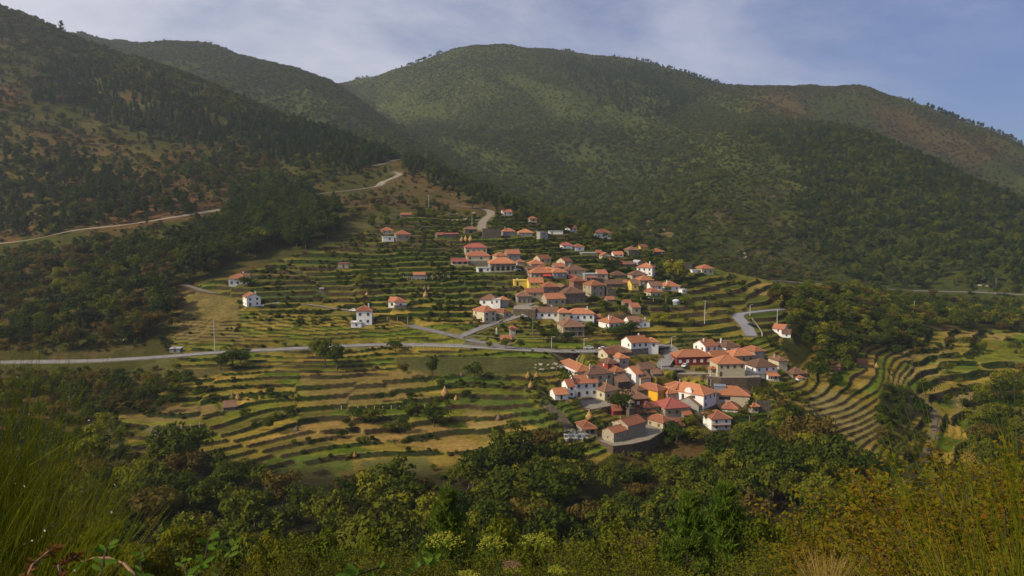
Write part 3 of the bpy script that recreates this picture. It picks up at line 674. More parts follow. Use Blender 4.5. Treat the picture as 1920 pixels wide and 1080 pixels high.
# left hill heath clearings
for poly, col_, k in [([(0,230),(150,255),(330,300),(560,355),(600,375),(420,400),(250,360),(0,330)], (0.105,0.070,0.024), 0.85),
                      ([(100,330),(330,330),(420,395),(250,412),(150,425)], (0.098,0.056,0.026), 0.85),
                      ([(600,360),(700,350),(760,330),(720,300),(860,345),(930,390),(900,420),(760,390),(640,385)], (0.088,0.060,0.026), 0.85),
                      ([(-300,640),(330,636),(332,664),(0,676),(-300,680)], (0.085,0.055,0.026), 0.9), ([(-300,400),(0,405),(300,385),(430,385),(420,400),(140,440),(-300,500)], (0.110,0.062,0.026), 0.85),
                      ([(0,150),(30,170),(40,200),(0,210)], (0.17,0.065,0.03), 0.8), ([(0,60),(60,80),(50,150),(0,170)], (0.09,0.075,0.03), 0.7),
                      ([(640,385),(700,395),(880,395),(890,425),(780,420),(650,430)], (0.070,0.066,0.024), 0.7)]:
    mix(col_, blur(region(poly, 300, 1400, 1.5).astype(float), 6) * sstep(-0.5, 0.15, n_med + 0.5 * n_sm) * k)
# terraces: tread colour by level and by parcel
par = np.floor(fbm(GX + 3 * LEV, GY, 60, 2, 81) * 5 + LEV * 0.37)
hh = _h(LEV, par, 5); h2 = _h(LEV, par * 3 + 1, 9)
pal = np.array([(0.135,0.122,0.022),(0.175,0.145,0.028),(0.070,0.104,0.012),(0.105,0.118,0.016),(0.215,0.160,0.036),(0.090,0.088,0.020)])
wgt = np.array([0.26, 0.18, 0.18, 0.20, 0.08, 0.10]); idx = np.searchsorted(np.cumsum(wgt), hh).clip(0, 5)
tread = pal[idx] * (0.9 + 0.2 * h2[..., None]) * (1 + 0.25 * n_sm[..., None] + 0.2 * n_med[..., None])
tread = tread * np.array((1.12, 1.02, 0.95))
upper = sstep(395, 440, GY)[..., None] * (1 - sstep(0.56, 0.58, (PX - 0) / 2600.0))[..., None]
tread = tread * (1 - 0.55 * upper) + np.array((0.042, 0.062, 0.013)) * 0.55 * upper
# lip: dry grass on the outer edge; riser: dark stone and weeds
lip = sstep(0.0, 0.02, FRm) * sstep(0.16, 0.05, FRm)
tread = tread * (1 - 0.45 * lip[..., None]) + np.array((0.230, 0.185, 0.050)) * 0.45 * lip[..., None]
ris = np.where(GY > 392, sstep(0.69, 0.74, FRm), sstep(0.76, 0.81, FRm))
stone = np.array((0.052, 0.038, 0.022)) * (1 + 0.7 * n_sm[..., None]); weed = np.array((0.020, 0.031, 0.008))
wk = sstep(-0.25, 0.25, n_med + n_sm * 0.5)[..., None]; rcol = stone * (1 - wk) + weed * wk
tc_ = tread * (1 - ris[..., None]) + rcol * ris[..., None]
tmk = sstep(0.35, 0.6, HILLT)[..., None]; C = C * (1 - tmk) + tc_ * tmk
GOLD = [([(540,790),(700,775),(850,800),(930,850),(900,860),(760,830),(560,820)], (0.230,0.150,0.045)), ([(190,765),(400,755),(420,780),(260,790)], (0.175,0.125,0.048)),
        ([(880,745),(960,790),(1010,840),(960,850),(870,790)], (0.220,0.158,0.052)), ([(560,700),(800,690),(800,745),(590,765)], (0.165,0.120,0.038)), ([(330,600),(450,605),(455,640),(330,640)], (0.170,0.130,0.045)),
        ([(335,545),(455,560),(450,605),(330,600)], (0.150,0.118,0.038)), ([(1540,720),(1700,800),(1640,835),(1500,790)], (0.190,0.152,0.055)), ([(1410,525),(1560,545),(1500,560),(1400,545)], (0.235,0.170,0.048)),
        ([(1660,700),(1780,672),(1760,700),(1680,720)], (0.255,0.190,0.055)), ([(1780,740),(1880,700),(1890,740),(1800,780)], (0.200,0.148,0.060)), ([(1760,615),(1900,622),(1900,635),(1770,628)], (0.240,0.170,0.050)), ([(1680,655),(1780,640),(1770,660),(1690,675)], (0.21,0.155,0.055))]
for poly, col_ in GOLD: mix(col_, blur(region(poly, 200, 640, 0.6).astype(float), 3) * (1 - ris) * (0.75 + 0.25 * sstep(-0.4, 0.3, n_sm)))
GREEN = [([(505,880),(560,850),(660,855),(665,880),(600,895)], (0.078,0.115,0.018)), ([(670,860),(800,855),(810,890),(690,892)], (0.092,0.100,0.030)), ([(850,740),(980,735),(1060,800),(1040,815),(960,770),(860,760)], (0.070,0.100,0.018)),
         ([(745,668),(1050,672),(1050,688),(960,700),(800,700),(750,690)], (0.062,0.066,0.022)), ([(700,545),(985,545),(985,558),(700,565)], (0.110,0.125,0.026)), ([(1700,712),(1740,712),(1740,728),(1690,726)], (0.105,0.170,0.018)),
         ([(1690,735),(1735,735),(1745,780),(1700,780)], (0.105,0.098,0.030)), ([(820,700),(960,700),(950,720),(830,722)], (0.065,0.098,0.018)), ([(1280,618),(1360,640),(1350,660),(1240,665)], (0.075,0.080,0.024)), ([(1010,720),(1080,760),(1120,800),(1080,810),(1010,750)], (0.072,0.098,0.016)),
         ([(480,545),(620,545),(620,560),(480,562)], (0.052,0.074,0.020)), ([(1370,775),(1440,770),(1430,800),(1385,800)], (0.06,0.10,0.02))]
for poly, col_ in GREEN: mix(col_, blur(region(poly, 200, 640, 0.6).astype(float), 3) * (1 - ris) * 0.9)
mix((0.105, 0.072, 0.045), blur(region([(1090,590),(1200,570),(1200,600),(1150,610)], 200, 640).astype(float), 4) * 0.6)
# faraway terraces in the side valley
q2 = (Zg + fbm(GX, GY, 60, 2, 99) * 3) / 3.2; f2 = q2 - np.floor(q2)
mix((0.230, 0.155, 0.062), TERR2 * sstep(0.4, 0.5, f2) * sstep(-0.2, 0.1, n_med))
mix((0.135, 0.115, 0.085), (ROADMASK > 0.55) * (GY < 1200) * 0.8)
hs_ = (ROADMASK > 0.3) & (ROADMASK < 0.55); 
# near wood floor
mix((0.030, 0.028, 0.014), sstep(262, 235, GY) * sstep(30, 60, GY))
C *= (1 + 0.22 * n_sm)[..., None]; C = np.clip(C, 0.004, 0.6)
nr, ncg = Zg.shape
V = np.stack([GX, GY, Zg], -1).reshape(-1, 3)
ii = (np.arange(nr - 1)[:, None] * ncg + np.arange(ncg - 1)[None]).ravel()
tm = npmesh('terrain', V, np.stack([ii, ii + 1, ii + ncg + 1, ii + ncg], 1), smooth=True)
ca = tm.color_attributes.new('cover', 'FLOAT_COLOR', 'POINT')
ca.data.foreach_set('color', np.concatenate([C, np.ones(Zg.shape + (1,))], -1).astype(np.float32).ravel())
m, t = mat('ground_cover'); o = N(t, 'ShaderNodeOutputMaterial'); b = N(t, 'ShaderNodeBsdfDiffuse'); at = N(t, 'ShaderNodeAttribute', attribute_name='cover')
ge = N(t, 'ShaderNodeNewGeometry'); n1 = N(t, 'ShaderNodeTexNoise'); n1.inputs['Scale'].default_value = 0.55; n1.inputs['Detail'].default_value = 5; n1.inputs['Roughness'].default_value = 0.7
t.links.new(ge.outputs['Position'], n1.inputs['Vector']); r1 = N(t, 'ShaderNodeMapRange'); r1.inputs['From Min'].default_value = 0.3; r1.inputs['From Max'].default_value = 0.7; r1.inputs['To Min'].default_value = 0.62; r1.inputs['To Max'].default_value = 1.35
t.links.new(n1.outputs['Fac'], r1.inputs['Value']); v1 = N(t, 'ShaderNodeVectorMath', operation='SCALE'); t.links.new(at.outputs['Color'], v1.inputs[0]); t.links.new(r1.outputs[0], v1.inputs['Scale'])
t.links.new(v1.outputs[0], b.inputs[0]); bp = N(t, 'ShaderNodeBump'); bp.inputs['Strength'].default_value = 0.6; bp.inputs['Distance'].default_value = 0.8
t.links.new(n1.outputs['Fac'], bp.inputs['Height']); t.links.new(bp.outputs[0], b.inputs['Normal']); t.links.new(b.outputs[0], o.inputs[0])
tm.materials.append(m); TER = link('terrain', tm); tag(TER, 'terraced hillsides and mountains', None, None, 'structure')
# roads as sheets just above the carved ground
M_ROAD = simple('road_concrete', (0.20, 0.19, 0.19), 0.9, 0.35, 0.25); M_DIRT = simple('dirt_road', (0.22, 0.185, 0.14), 0.95, 0.3, 0.5); M_ASPH = simple('asphalt', (0.22, 0.22, 0.25), 0.85, 0.15, 0.5)
M_EARTH = simple('earth_path', (0.13, 0.10, 0.06), 0.95, 0.3, 0.8)
M_STONEW = simple('dry_stone', (0.115, 0.088, 0.06), 0.95, 0.5, 1.1, bump=0.6, bscale=2.5); M_PALE = simple('pale_stone', (0.42, 0.38, 0.30), 0.9, 0.3, 1.0, bump=0.3, bscale=3)
M_PAVE = simple('stone_paving', (0.24,0.21,0.165), 0.9, 0.3, 0.8)
M_KERB = simple('kerb_stone', (0.22, 0.205, 0.18), 0.9, 0.3, 0.4)
RM = dict(upper_track=M_DIRT, stone_track=M_DIRT, dirt_track=M_DIRT, ridge_track=M_DIRT, field_path=M_EARTH, garden_path=M_EARTH, lower_path=M_EARTH, hill_lane=M_DIRT, farm_lane=M_DIRT, valley_road=M_ASPH)
RL = {}
def offset(R, o):
    t = np.gradient(R[:, :2], axis=0); t /= np.linalg.norm(t, axis=1)[:, None] + 1e-9
    return np.stack([R[:, 0] - t[:, 1] * o, R[:, 1] + t[:, 0] * o], 1)
KERBED = ('main_road', 'village_street', 'valley_road', 'lane_to_upper_village', 'branch_lane', 'far_road')
for q, (nm, (R, wd)) in enumerate(ROADS.items()):
    A = offset(R, wd / 2); B = offset(R, -wd / 2); n = len(R); z = R[:, 2:3] - 0.05 + 0.006 * q
    bank = 0.6 if nm == 'stone_track' else 0.0        # the hillside track is banked outwards
    V = np.concatenate([np.concatenate([A, z + bank], 1), np.concatenate([B, z - bank * .15], 1)]); i = np.arange(n - 1)
    o = link(nm, npmesh(nm, V, np.stack([i, n + i, n + i + 1, i + 1], 1), [RM.get(nm, M_ROAD)]))
    kb = MB()
    if nm in KERBED:
        for sd in (-1, 1):
            a = offset(R, sd * (wd / 2)); b_ = offset(R, sd * (wd / 2 + 0.35)); zz = R[:, 2]
            for k in range(n - 1):
                kb.add([(*a[k], zz[k] - .3), (*b_[k], zz[k] - .3), (*b_[k + 1], zz[k + 1] - .3), (*a[k + 1], zz[k + 1] - .3), (*a[k], zz[k] + .1), (*b_[k], zz[k] + .1), (*b_[k + 1], zz[k + 1] + .1), (*a[k + 1], zz[k + 1] + .1)],
                       [(4,5,6,7),(0,1,5,4),(1,2,6,5),(2,3,7,6),(3,0,4,7)])
        link('kerb', kb.mesh('kerb', [M_KERB]), o)
    tag(o, None, None, None, 'structure')
for nm, (P, z) in PLAZAS.items():
    b = MB(); nP = len(P); V = [(p[0], p[1], z + 0.03) for p in P]; V2 = [(p[0], p[1], z - 7.0) for p in P]
    b.add(V, [list(range(nP))], 0); b.add(V + V2, [[k, (k + 1) % nP, nP + (k + 1) % nP, nP + k] for k in range(nP)], 1)
    me = b.mesh(nm, [M_PAVE, M_STONEW]); o = link(nm, me); tag(o, None, None, None, 'structure')
# ------------------------------------------------------------------ trees: candidate points over the land, kept by region
ELc = Zg / np.maximum(GY, 1.0)
RUNc = np.maximum.accumulate(np.where(GY < 120, -9, ELc), 0)
def visible(X, Y, Z, top):
    return (Z + top) / Y >= lookup(RUNc, X, Y) - 0.004
def inside(px, py, poly): return inpoly(px, py, poly)
PTS = []   # x,y,z,height,kind
def scatter(poly, dens, kinds, hr, ymin=120, ymax=3400, thin=None, tag_='', seed=None, wobble=12, needvis=True):
    """dens per hectare of ground; kinds: list of (kind index, weight)"""
    r = np.random.default_rng(seed if seed is not None else len(PTS) + 100)
    pp = np.array(poly, float); s0 = (pp[:, 0].min() - 60 - 960) / F * 1.06; s1 = (pp[:, 0].max() + 60 - 960) / F * 1.06
    A = (s1 - s0) * (ymax ** 2 - ymin ** 2) / 2; n = int(A / 1e4 * dens)
    Y = np.sqrt(r.random(n) * (ymax ** 2 - ymin ** 2) + ymin ** 2); X = (s0 + (s1 - s0) * r.random(n)) * Y
    Z = height(X, Y); px, py = project(X, Y, Z); px = px + r.normal(size=n) * wobble * 0.5; py = py + r.normal(size=n) * wobble * 0.25
    ok = inside(px, py, poly)
    if thin is not None: ok &= thin(X, Y, r)
    X, Y, Z = X[ok], Y[ok], Z[ok]
    if not len(X): return
    rm = lookup(ROADMASK, X, Y) < 0.15
    hd = np.ones(len(X), bool)
    for hx, hy, hr_ in HOUSEXY: hd &= (X - hx) ** 2 + (Y - hy) ** 2 > (hr_) ** 2
    ks = np.array([k for k, _ in kinds]); ws = np.array([w_ for _, w_ in kinds], float); ws /= ws.sum()
    K = ks[r.choice(len(ks), len(X), p=ws)]; Hh = r.uniform(hr[0], hr[1], len(X)) * np.where(r.random(len(X)) < 0.12, 1.25, 1)
    Hh = np.where(K >= 13, Hh * 1.0, Hh)
    v = visible(X, Y, Z, Hh) if needvis else True
    m = rm & hd & v
    PTS.append(np.stack([X, Y, Z - 0.1, Hh, K], 1)[m])
def nzs(lo, hi, seed, floor=0.0):
    return lambda X, Y, r: r.random(len(X)) < floor + (1 - floor) * sstep(hi, lo, fbm(X + Y * 0.55, Y * 0.28, 120, 4, 79))
def nz(wl, lo, hi, seed, floor=0.0):
    return lambda X, Y, r: r.random(len(X)) < floor + (1 - floor) * sstep(lo, hi, fbm(X, Y, wl, 3, seed))
def onriser(th, wl, lo, hi, seed):
    return lambda X, Y, r: (lookup(FRm * 1.0, X, Y) > th) & (r.random(len(X)) < sstep(lo, hi, fbm(X, Y, wl, 3, seed)))
BR = [(0,4),(1,4),(2,3),(3,3),(4,.7),(5,.7),(6,1.1),(7,1.1)]
DK = [(0,5),(1,5),(2,2),(3,1.5),(8,1.5),(9,1.5),(6,.5)]
PINES = [(8,3),(9,3),(10,2),(2,.4),(0,.6)]
# near wood in the ravine below everything
scatter([(-500,915),(250,880),(350,878),(450,898),(520,925),(640,938),(700,955),(800,945),(900,912),(950,885),(1040,868),(1130,915),(1240,905),(1300,868),(1400,848),(1480,830),(1560,872),(1650,918),(1760,965),(2400,985),(2400,1700),(-500,1700)], 175, BR, (8,15), 95, 320)
# lower left woods
scatter([(-300,728),(190,728),(330,722),(370,735),(350,760),(230,790),(190,810),(260,850),(270,920),(-300,930)], 270, BR, (6,10), 200, 420)
scatter([(-300,700),(190,695),(380,690),(380,735),(-300,735)], 500, [(13,5),(14,4),(18,3)], (1.5,3.2), 200, 420)
scatter([(-300,500),(0,498),(140,480),(300,462),(430,480),(400,520),(335,560),(320,640),(200,655),(-300,660)], 230, DK + [(6,2.5),(7,2.5),(4,1)], (7,13), 330, 620)
scatter([(-300,475),(0,470),(140,445),(300,425),(330,455),(140,490),(-300,505)], 500, [(13,5),(14,4),(18,2),(16,2)], (1.5,3.5), 400, 620)
scatter([(320,450),(400,425),(420,380),(480,355),(560,350),(640,400),(620,450),(500,480),(430,490),(340,540)], 360, [(0,4),(1,4),(8,3),(9,3),(2,1)], (8,14), 330, 800)
# right valley woods
scatter([(1445,570),(1500,555),(1600,560),(1730,600),(1740,640),(1610,662),(1600,700),(1560,740),(1520,705),(1520,640),(1450,640),(1430,600)], 300, BR, (7,12), 300, 640)
scatter([(1560,550),(1700,560),(1960,560),(1960,625),(1720,620),(1600,600)], 230, BR, (7,12), 400, 900)
scatter([(1440,790),(1510,790),(1530,825),(1640,882),(1700,925),(1640,960),(1400,890)], 220, BR, (6,10), 240, 420)
scatter([(1400,750),(1500,745),(1530,720),(1530,770),(1440,790),(1400,780)], 150, BR, (3,6), 240, 420)
scatter([(1830,740),(1960,700),(1960,930),(1860,930),(1830,860)], 300, BR, (7,12), 240, 460)
scatter([(1740,640),(1930,640),(1930,690),(1800,680)], 60, BR, (5,8), 300, 620)
scatter([(1640,640),(1930,640),(1930,850),(1760,850),(1690,700)], 110, BR + [(13,6)], (3,7), 280, 620, nz(45, .0, .4, 391, .03))
scatter([(1640,640),(1930,640),(1930,850),(1760,850),(1690,700)], 2600, [(13,6),(14,3)], (0.8,2), 280, 620, onriser(.6, 40, -.2, .3, 392), wobble=1)
scatter([(1640,800),(1700,820),(1760,880),(1700,900),(1640,860)], 120, BR, (5,8), 240, 420)
# village gardens, hedges and field trees
TER_ALL = [(325,545),(440,515),(520,490),(640,455),(700,425),(760,405),(900,405),(960,395),(1060,420),(1150,440),(1250,470),(1340,505),(1420,512),(1560,545),(1700,620),(1930,612),(1930,835),(1760,900),(1640,860),(1480,800),(1440,770),(1330,740),(1100,880),(1000,860),(930,925),(620,960),(500,890),(250,850),(180,760),(330,720),(450,690),(330,690),(320,600)]
scatter([(620,430),(700,395),(900,420),(1250,470),(1400,560),(1440,640),(1440,700),(1300,640),(1100,560),(900,500),(700,560),(620,520)], 22, BR + [(14,1)], (3,6.5), 330, 680, nz(38, .05, .35, 301))
scatter([(980,440),(1240,470),(1300,520),(1300,600),(1200,620),(1090,640),(980,600),(950,500)], 110, BR + [(14,6),(13,6),(15,3)], (2.5,5.5), 330, 620)
scatter([(1050,660),(1240,690),(1460,690),(1500,740),(1400,830),(1200,850),(1130,860),(1040,800)], 230, BR + [(14,6),(15,3),(13,5)], (2.5,5), 260, 420)
scatter(TER_ALL, 7, BR, (3,6), 230, 640, nz(50, -.1, .4, 302))
scatter([(650,370),(760,365),(880,395),(880,430),(700,440),(640,400)], 130, BR, (5,9), 500, 760, nz(40, -.2, .3, 303))
scatter([(985,400),(1060,410),(1150,435),(1220,460),(1190,465),(1040,440),(960,420)], 170, BR, (5,9), 500, 760)
# hedges and weeds on the terrace banks: only where the ground is a riser
scatter(TER_ALL, 1500, [(13,5),(14,3),(18,1),(15,.6),(16,.5)], (0.7,1.9), 235, 640, onriser(.70, 22, -.05, .45, 311), wobble=1)
scatter([(560,430),(700,400),(1000,400),(1300,500),(1280,600),(1100,640),(960,640),(500,645),(480,520)], 1800, [(13,6),(14,4),(17,1.5)], (1.0,2.3), 380, 640, onriser(.60, 20, -.45, .1, 312), wobble=1)
# vines and maize strips
for poly in ([(1060,660),(1150,665),(1190,690),(1060,690)], [(985,735),(1010,735),(1110,815),(1060,815)], [(1080,765),(1100,770),(1130,800),(1110,810)], [(630,900),(800,905),(850,935),(620,950)], [(380,745),(560,735),(560,745),(390,757)], [(1380,735),(1500,745),(1480,760),(1390,755)], [(990,700),(1060,712),(1040,740),(990,725)], [(810,715),(1010,722),(1000,732),(820,727)]):
    scatter(poly, 2400, [(17,5),(14,2),(13,1)], (0.9,1.7), 230, 420, nz(14, -.5, 0, 320), wobble=1)
scatter([(1630,730),(1690,735),(1735,800),(1730,880),(1690,880),(1650,800)], 420, [(13,5),(14,4),(0,2),(1,2),(2,2)], (2,5), 290, 440, lambda X, Y, r: lookup(HILLT, X, Y) < .5, wobble=4)
scatter([(660,745),(860,740),(900,830),(780,850),(640,820)], 1500, [(13,5),(14,3)], (1,2.6), 250, 340, nz(16, .12, .35, 395), wobble=2)
scatter([(330,700),(900,690),(1000,740),(860,860),(300,860)], 30, BR, (3,5.5), 240, 350, nz(30, .1, .4, 396))
scatter([(1100,850),(1180,862),(1260,835),(1300,860),(1240,905),(1120,905)], 260, BR + [(14,5),(15,2)], (2,4.5), 240, 300, wobble=3)
# left hillside
scatter([(-200,640),(-200,50),(0,25),(150,80),(330,150),(520,215),(700,272),(760,330),(640,345),(560,350),(420,400),(300,420),(140,440),(-200,480)], 150, PINES + [(13,5),(14,3),(16,3),(1,1)], (3,8), 540, 1420, nz(90, -.4, .35, 331, .3), wobble=20)
scatter([(60,190),(110,110),(250,140),(420,205),(640,262),(780,310),(700,330),(560,300),(400,275),(200,235),(90,200)], 260, [(11,4),(12,4),(8,2),(10,2)], (7,13), 560, 1420, nz(80, -.5, .1, 332, .15), wobble=24)
scatter([(480,215),(640,255),(860,335),(760,330),(690,320),(560,290)], 240, PINES, (7,11), 560, 1300)
scatter([(760,300),(980,392),(940,405),(860,372),(800,350)], 170, PINES, (6,10), 560, 1000)
scatter([(-200,330),(0,300),(160,300),(330,380),(400,400),(300,425),(140,445),(-200,480)], 95, PINES + [(0,1)], (8,14), 540, 1000)
scatter([(340,330),(420,290),(620,310),(640,345),(480,360),(380,345)], 110, [(0,3),(8,2),(2,1),(13,3)], (5,9), 560, 1000)
scatter([(-300,640),(330,630),(332,655),(0,666),(-300,670)], 420, [(13,5),(16,4),(18,4),(14,2)], (1.2,3.5), 330, 620)
scatter([(-300,330),(0,300),(330,300),(600,350),(600,380),(430,395),(300,420),(140,445),(-300,480)], 260, [(13,5),(14,2),(16,5),(18,2)], (1.2,3), 500, 1000, nz(50, -.3, .3, 371, .2))
scatter([(-300,640),(-300,50),(0,25),(330,150),(700,272),(980,392),(760,390),(600,380),(400,420),(140,440)], 200, [(13,5),(14,4),(16,4)], (1.2,3.2), 540, 1420, nz(60, -.3, .3, 372, .2), wobble=20)
# back left ridge, main mountain, right spur
scatter([(50,40),(250,85),(450,110),(620,160),(740,240),(830,290),(700,275),(400,170),(150,85)], 330, [(13,6),(14,5),(1,1.5),(0,1.5),(8,.6)], (3,7), 1400, 2700, nz(120, -.4, .3, 341, .25), wobble=8)
low = [(640,260),(760,240),(960,250),(1120,230),(1280,250),(1360,330),(1300,400),(1300,480),(1280,500),(1100,440),(960,400),(820,320)]
scatter(low, 430, [(1,4),(0,4),(2,3),(3,2),(13,3),(14,3),(8,1)], (3.5,8.5), 660, 2300, nzs(-.0, .35, 351, .3), wobble=20)
scatter([(640,165),(900,100),(1050,105),(1200,125),(1360,165),(1500,240),(1300,260),(1000,260),(700,230)], 430, [(13,5),(14,8),(0,.4),(1,.4)], (1.6,4.2), 1200, 3000, nzs(-.05, .3, 352, .35), wobble=12)
scatter([(1060,108),(1180,122),(1350,160),(1300,200),(1230,230),(1130,200),(1060,150)], 75, [(8,3),(11,3),(0,2)], (7,12), 1400, 2700, nz(110, -.4, .2, 353, .1), wobble=8)
scatter([(1200,200),(1350,180),(1500,228),(1600,246),(1620,330),(1560,440),(1560,530),(1380,522),(1280,505),(1180,440),(1250,330)], 620, [(13,5),(14,6),(8,2),(16,2),(1,1.5)], (1.6,4.2), 690, 1700, nz(90, -.5, .3, 354, .45), wobble=16)
scatter([(1400,235),(1600,243),(1760,315),(1960,390),(1960,560),(1740,548),(1600,530),(1480,440),(1500,330)], 330, PINES + [(2,1.2),(3,1)], (6,11), 690, 1500, nz(80, -.75, 0, 355, .25), wobble=16)
scatter([(1560,560),(1740,572),(1960,578),(1960,600),(1740,605),(1600,590)], 200, BR, (5,9), 600, 720)
scatter([(1300,515),(1430,533),(1560,545),(1740,556),(1960,564),(1960,585),(1740,590),(1600,570),(1430,545)], 500, [(13,4),(14,4),(18,2)], (2,4), 600, 730)
scatter([(1350,160),(1600,158),(1960,290),(1960,380),(1760,312),(1600,243),(1450,225)], 260, [(13,5),(16,6),(8,.4),(14,3)], (2.0,4.5), 1400, 2700, nz(120, -.5, .2, 356, .3), wobble=8)
scatter([(-200,60),(0,0),(150,60),(330,128),(520,192),(700,252),(700,305),(520,245),(330,185),(150,125),(0,80),(-200,140)], 420, [(13,5),(14,5),(8,1.5),(9,1),(1,1)], (2,5), 700, 1420, nz(60, -.6, .2, 381, .45), wobble=2)
scatter([(50,30),(150,55),(250,70),(370,75),(450,95),(560,120),(620,145),(680,180),(740,225),(740,260),(620,185),(560,160),(450,135),(370,115),(250,110),(60,70)], 330, [(13,6),(14,5),(0,1.2),(1,1.2)], (3,7), 1600, 2600, nz(90, -.6, .2, 382, .4), wobble=2)
scatter([(640,150),(700,135),(800,108),(860,90),(940,82),(1050,92),(1180,110),(1280,135),(1350,150),(1480,143),(1600,145),(1680,170),(1750,196),(1850,232),(1960,275),(1960,305),(1750,235),(1600,180),(1480,178),(1350,185),(1180,145),(940,120),(800,145),(640,180)], 260, [(13,6),(14,6),(16,3)], (1.5,4), 1700, 3000, nz(110, -.5, .3, 383, .3), wobble=2)
for (x0, y0, x1, y1, n, ks, hr_, ym, CL, sg) in [(1740,205,1925,275,95,[8,9,10,0],(7,13),1500,[.1,.25,.4,.55,.7,.9],.06),(1700,188,1760,208,7,[8,9],(7,12),1500,[.2,.8],.08),(1050,103,1085,108,14,[0,8,1],(6,10),1900,[.3,.6],.15),(1140,115,1180,121,7,[8,11],(6,9),1900,[.5],.2),(1185,121,1350,160,80,[8,11,12,0],(6,11),1900,[.1,.2,.3,.45,.6,.7,.8,.95],.05),(655,158,690,149,9,[0,1],(6,9),2200,[.4,.8],.1),(755,132,840,112,34,[0,0,9,1],(7,12),2200,[.15,.3,.45,.55,.8],.06),(735,138,760,130,3,[8],(7,9),2200,[.5],.3),(148,73,160,74,4,[0,1],(10,14),1800,[.5],.3),(205,80,310,86,6,[8,0],(6,9),1800,[.1,.6,.95],.01),(412,100,440,107,8,[0,1],(7,10),1700,[.4,.7],.1),(470,112,620,160,16,[13,0],(4,7),1700,[.1,.4,.6,.8],.06),(112,72,122,74,1,[8],(14,15),1000,[.5],.1),(134,80,142,84,2,[0],(8,9),1000,[.5],.2),(180,95,205,102,3,[12,0],(9,12),1000,[.1,.9],.02),(270,122,330,150,5,[0,9],(6,9),1000,[.2,.8],.05)]:
    r = np.random.default_rng(x0)
    for k in range(n):
        f = min(.999, max(0, (r.choice(CL) + r.normal()*sg))); px_ = x0 + (x1 - x0) * f; s_, e_ = pixdir(px_, y0); yy = ROWS[(ROWS > ym - 250) & (ROWS < ym + 1100)]; zz = height(s_ * yy, yy); i = int(np.argmax(zz / yy)); d = yy[i] - r.uniform(0, 12)
        if abs(zz[i] / yy[i]) < 2: PTS.append(np.array([[s_ * d, d, float(height(s_ * d, d)) - .5, r.uniform(*hr_), ks[r.integers(len(ks))]]]))
ALL = np.concatenate(PTS)
# keep the view line of tracks and roads open: fell the tall trees that would stand right in front of them
bx, by = project(ALL[:, 0], ALL[:, 1], ALL[:, 2]); tx, ty = project(ALL[:, 0], ALL[:, 1], ALL[:, 2] + ALL[:, 3]); kill = np.zeros(len(ALL), bool); rk = np.random.default_rng(1)
for nm, pr in (('stone_track', .8), ('dirt_track', 1), ('ridge_track', 1), ('upper_track', 1), ('main_road', .93), ('far_road', .75), ('valley_road', 1), ('branch_lane', 1), ('lane_to_upper_village', 1), ('village_street', 1), ('hill_lane', 1)):
    R, wd = ROADS[nm]; rx, ry = project(R[:, 0], R[:, 1], R[:, 2])
    for k in range(0, len(R)):
        hw = ALL[:, 3] * .36 / ALL[:, 1] * F
        kill |= (np.abs(bx - rx[k]) < hw) & (by > ry[k]) & (ty < ry[k] + 2) & (ALL[:, 1] < R[k, 1]) & (ALL[:, 1] > R[k, 1] - 60) & (_h(np.floor(ALL[:, 0]), np.floor(ALL[:, 1]), 3) < pr)
for (X, Y, Z, W, Hh, s), r_ in zip(HP, H):
    hw = ALL[:, 3] * .33 / ALL[:, 1] * F; pw = W * s * .5; xx = r_[0]; yb = r_[1]; yt = yb - Hh * s - 3
    kill |= (np.abs(bx - xx) < hw + pw * .8) & (ty < yb - Hh * s * .35) & (by > yt) & (ALL[:, 1] < Y) & (ALL[:, 1] > Y - 45) & (_h(np.floor(ALL[:, 0]), np.floor(ALL[:, 1]), 4) < .9)
ALL = ALL[~kill]; PXY = project(ALL[:, 0], ALL[:, 1], ALL[:, 2])
fr = (PXY[0] > -260) & (PXY[0] < 2180); ALL = ALL[fr]
APP = ALL[:, 3] / ALL[:, 1]; pxa, pya = project(ALL[:, 0], ALL[:, 1], ALL[:, 2] + ALL[:, 3] * 0.6)
infr = (pxa > -20) & (pxa < 1940) & (pya < 1085) & visible(ALL[:, 0], ALL[:, 1], ALL[:, 2], ALL[:, 3] * 0.6)
isb = ALL[:, 4] < 8; isp = (ALL[:, 4] >= 8) & (ALL[:, 4] < 11); iss = (ALL[:, 4] >= 11) & (ALL[:, 4] < 13)
IND = np.zeros(len(ALL), bool)
def pick(m, n):
    i = np.nonzero(m & infr)[0]; i = i[np.argsort(-APP[i])][:n]; IND[i] = True; return i
ib = pick(isb, 262); ip = pick(isp, 190); is_ = pick(iss, 60)
print('points', len(rest) if 0 else '', len(ALL), 'broad', isb.sum(), 'pine', isp.sum(), 'spire', iss.sum())
def treelabel(k, x, y, px, py):
    colr_ = {0:'dark green',1:'dark green',2:'olive green',3:'olive green',4:'yellow green',5:'yellow green',6:'brownish',7:'brownish'}.get(int(k), '')
    if px < 640: pl = 'left part of the ravine wood below the fields'
    elif px < 1130: pl = 'middle of the ravine wood below the fields'
    elif px < 1560: pl = 'ravine wood below the church and manor'
    else: pl = 'wood at the foot of the right terraces'
    if py < 780: pl = 'woods beside the road on the left' if px < 640 else ('gardens and lanes of the village' if px < 1430 else 'woods of the right valley')
    return colr_, pl
def plant_tree(i, name, kind, X, Y, Z, hgt, label, cat, group=None, rz=None, wide=1.0):
    kn, cm, tmh = KINDS[kind]; e = empty(name, (X, Y, Z), random.random() * 6.28 if rz is None else rz); e.scale = (hgt * wide, hgt * wide, hgt)
    link('crown', cm, e)
    if tmh: link('trunk', tmh, e)
    tag(e, label, cat, group); return e
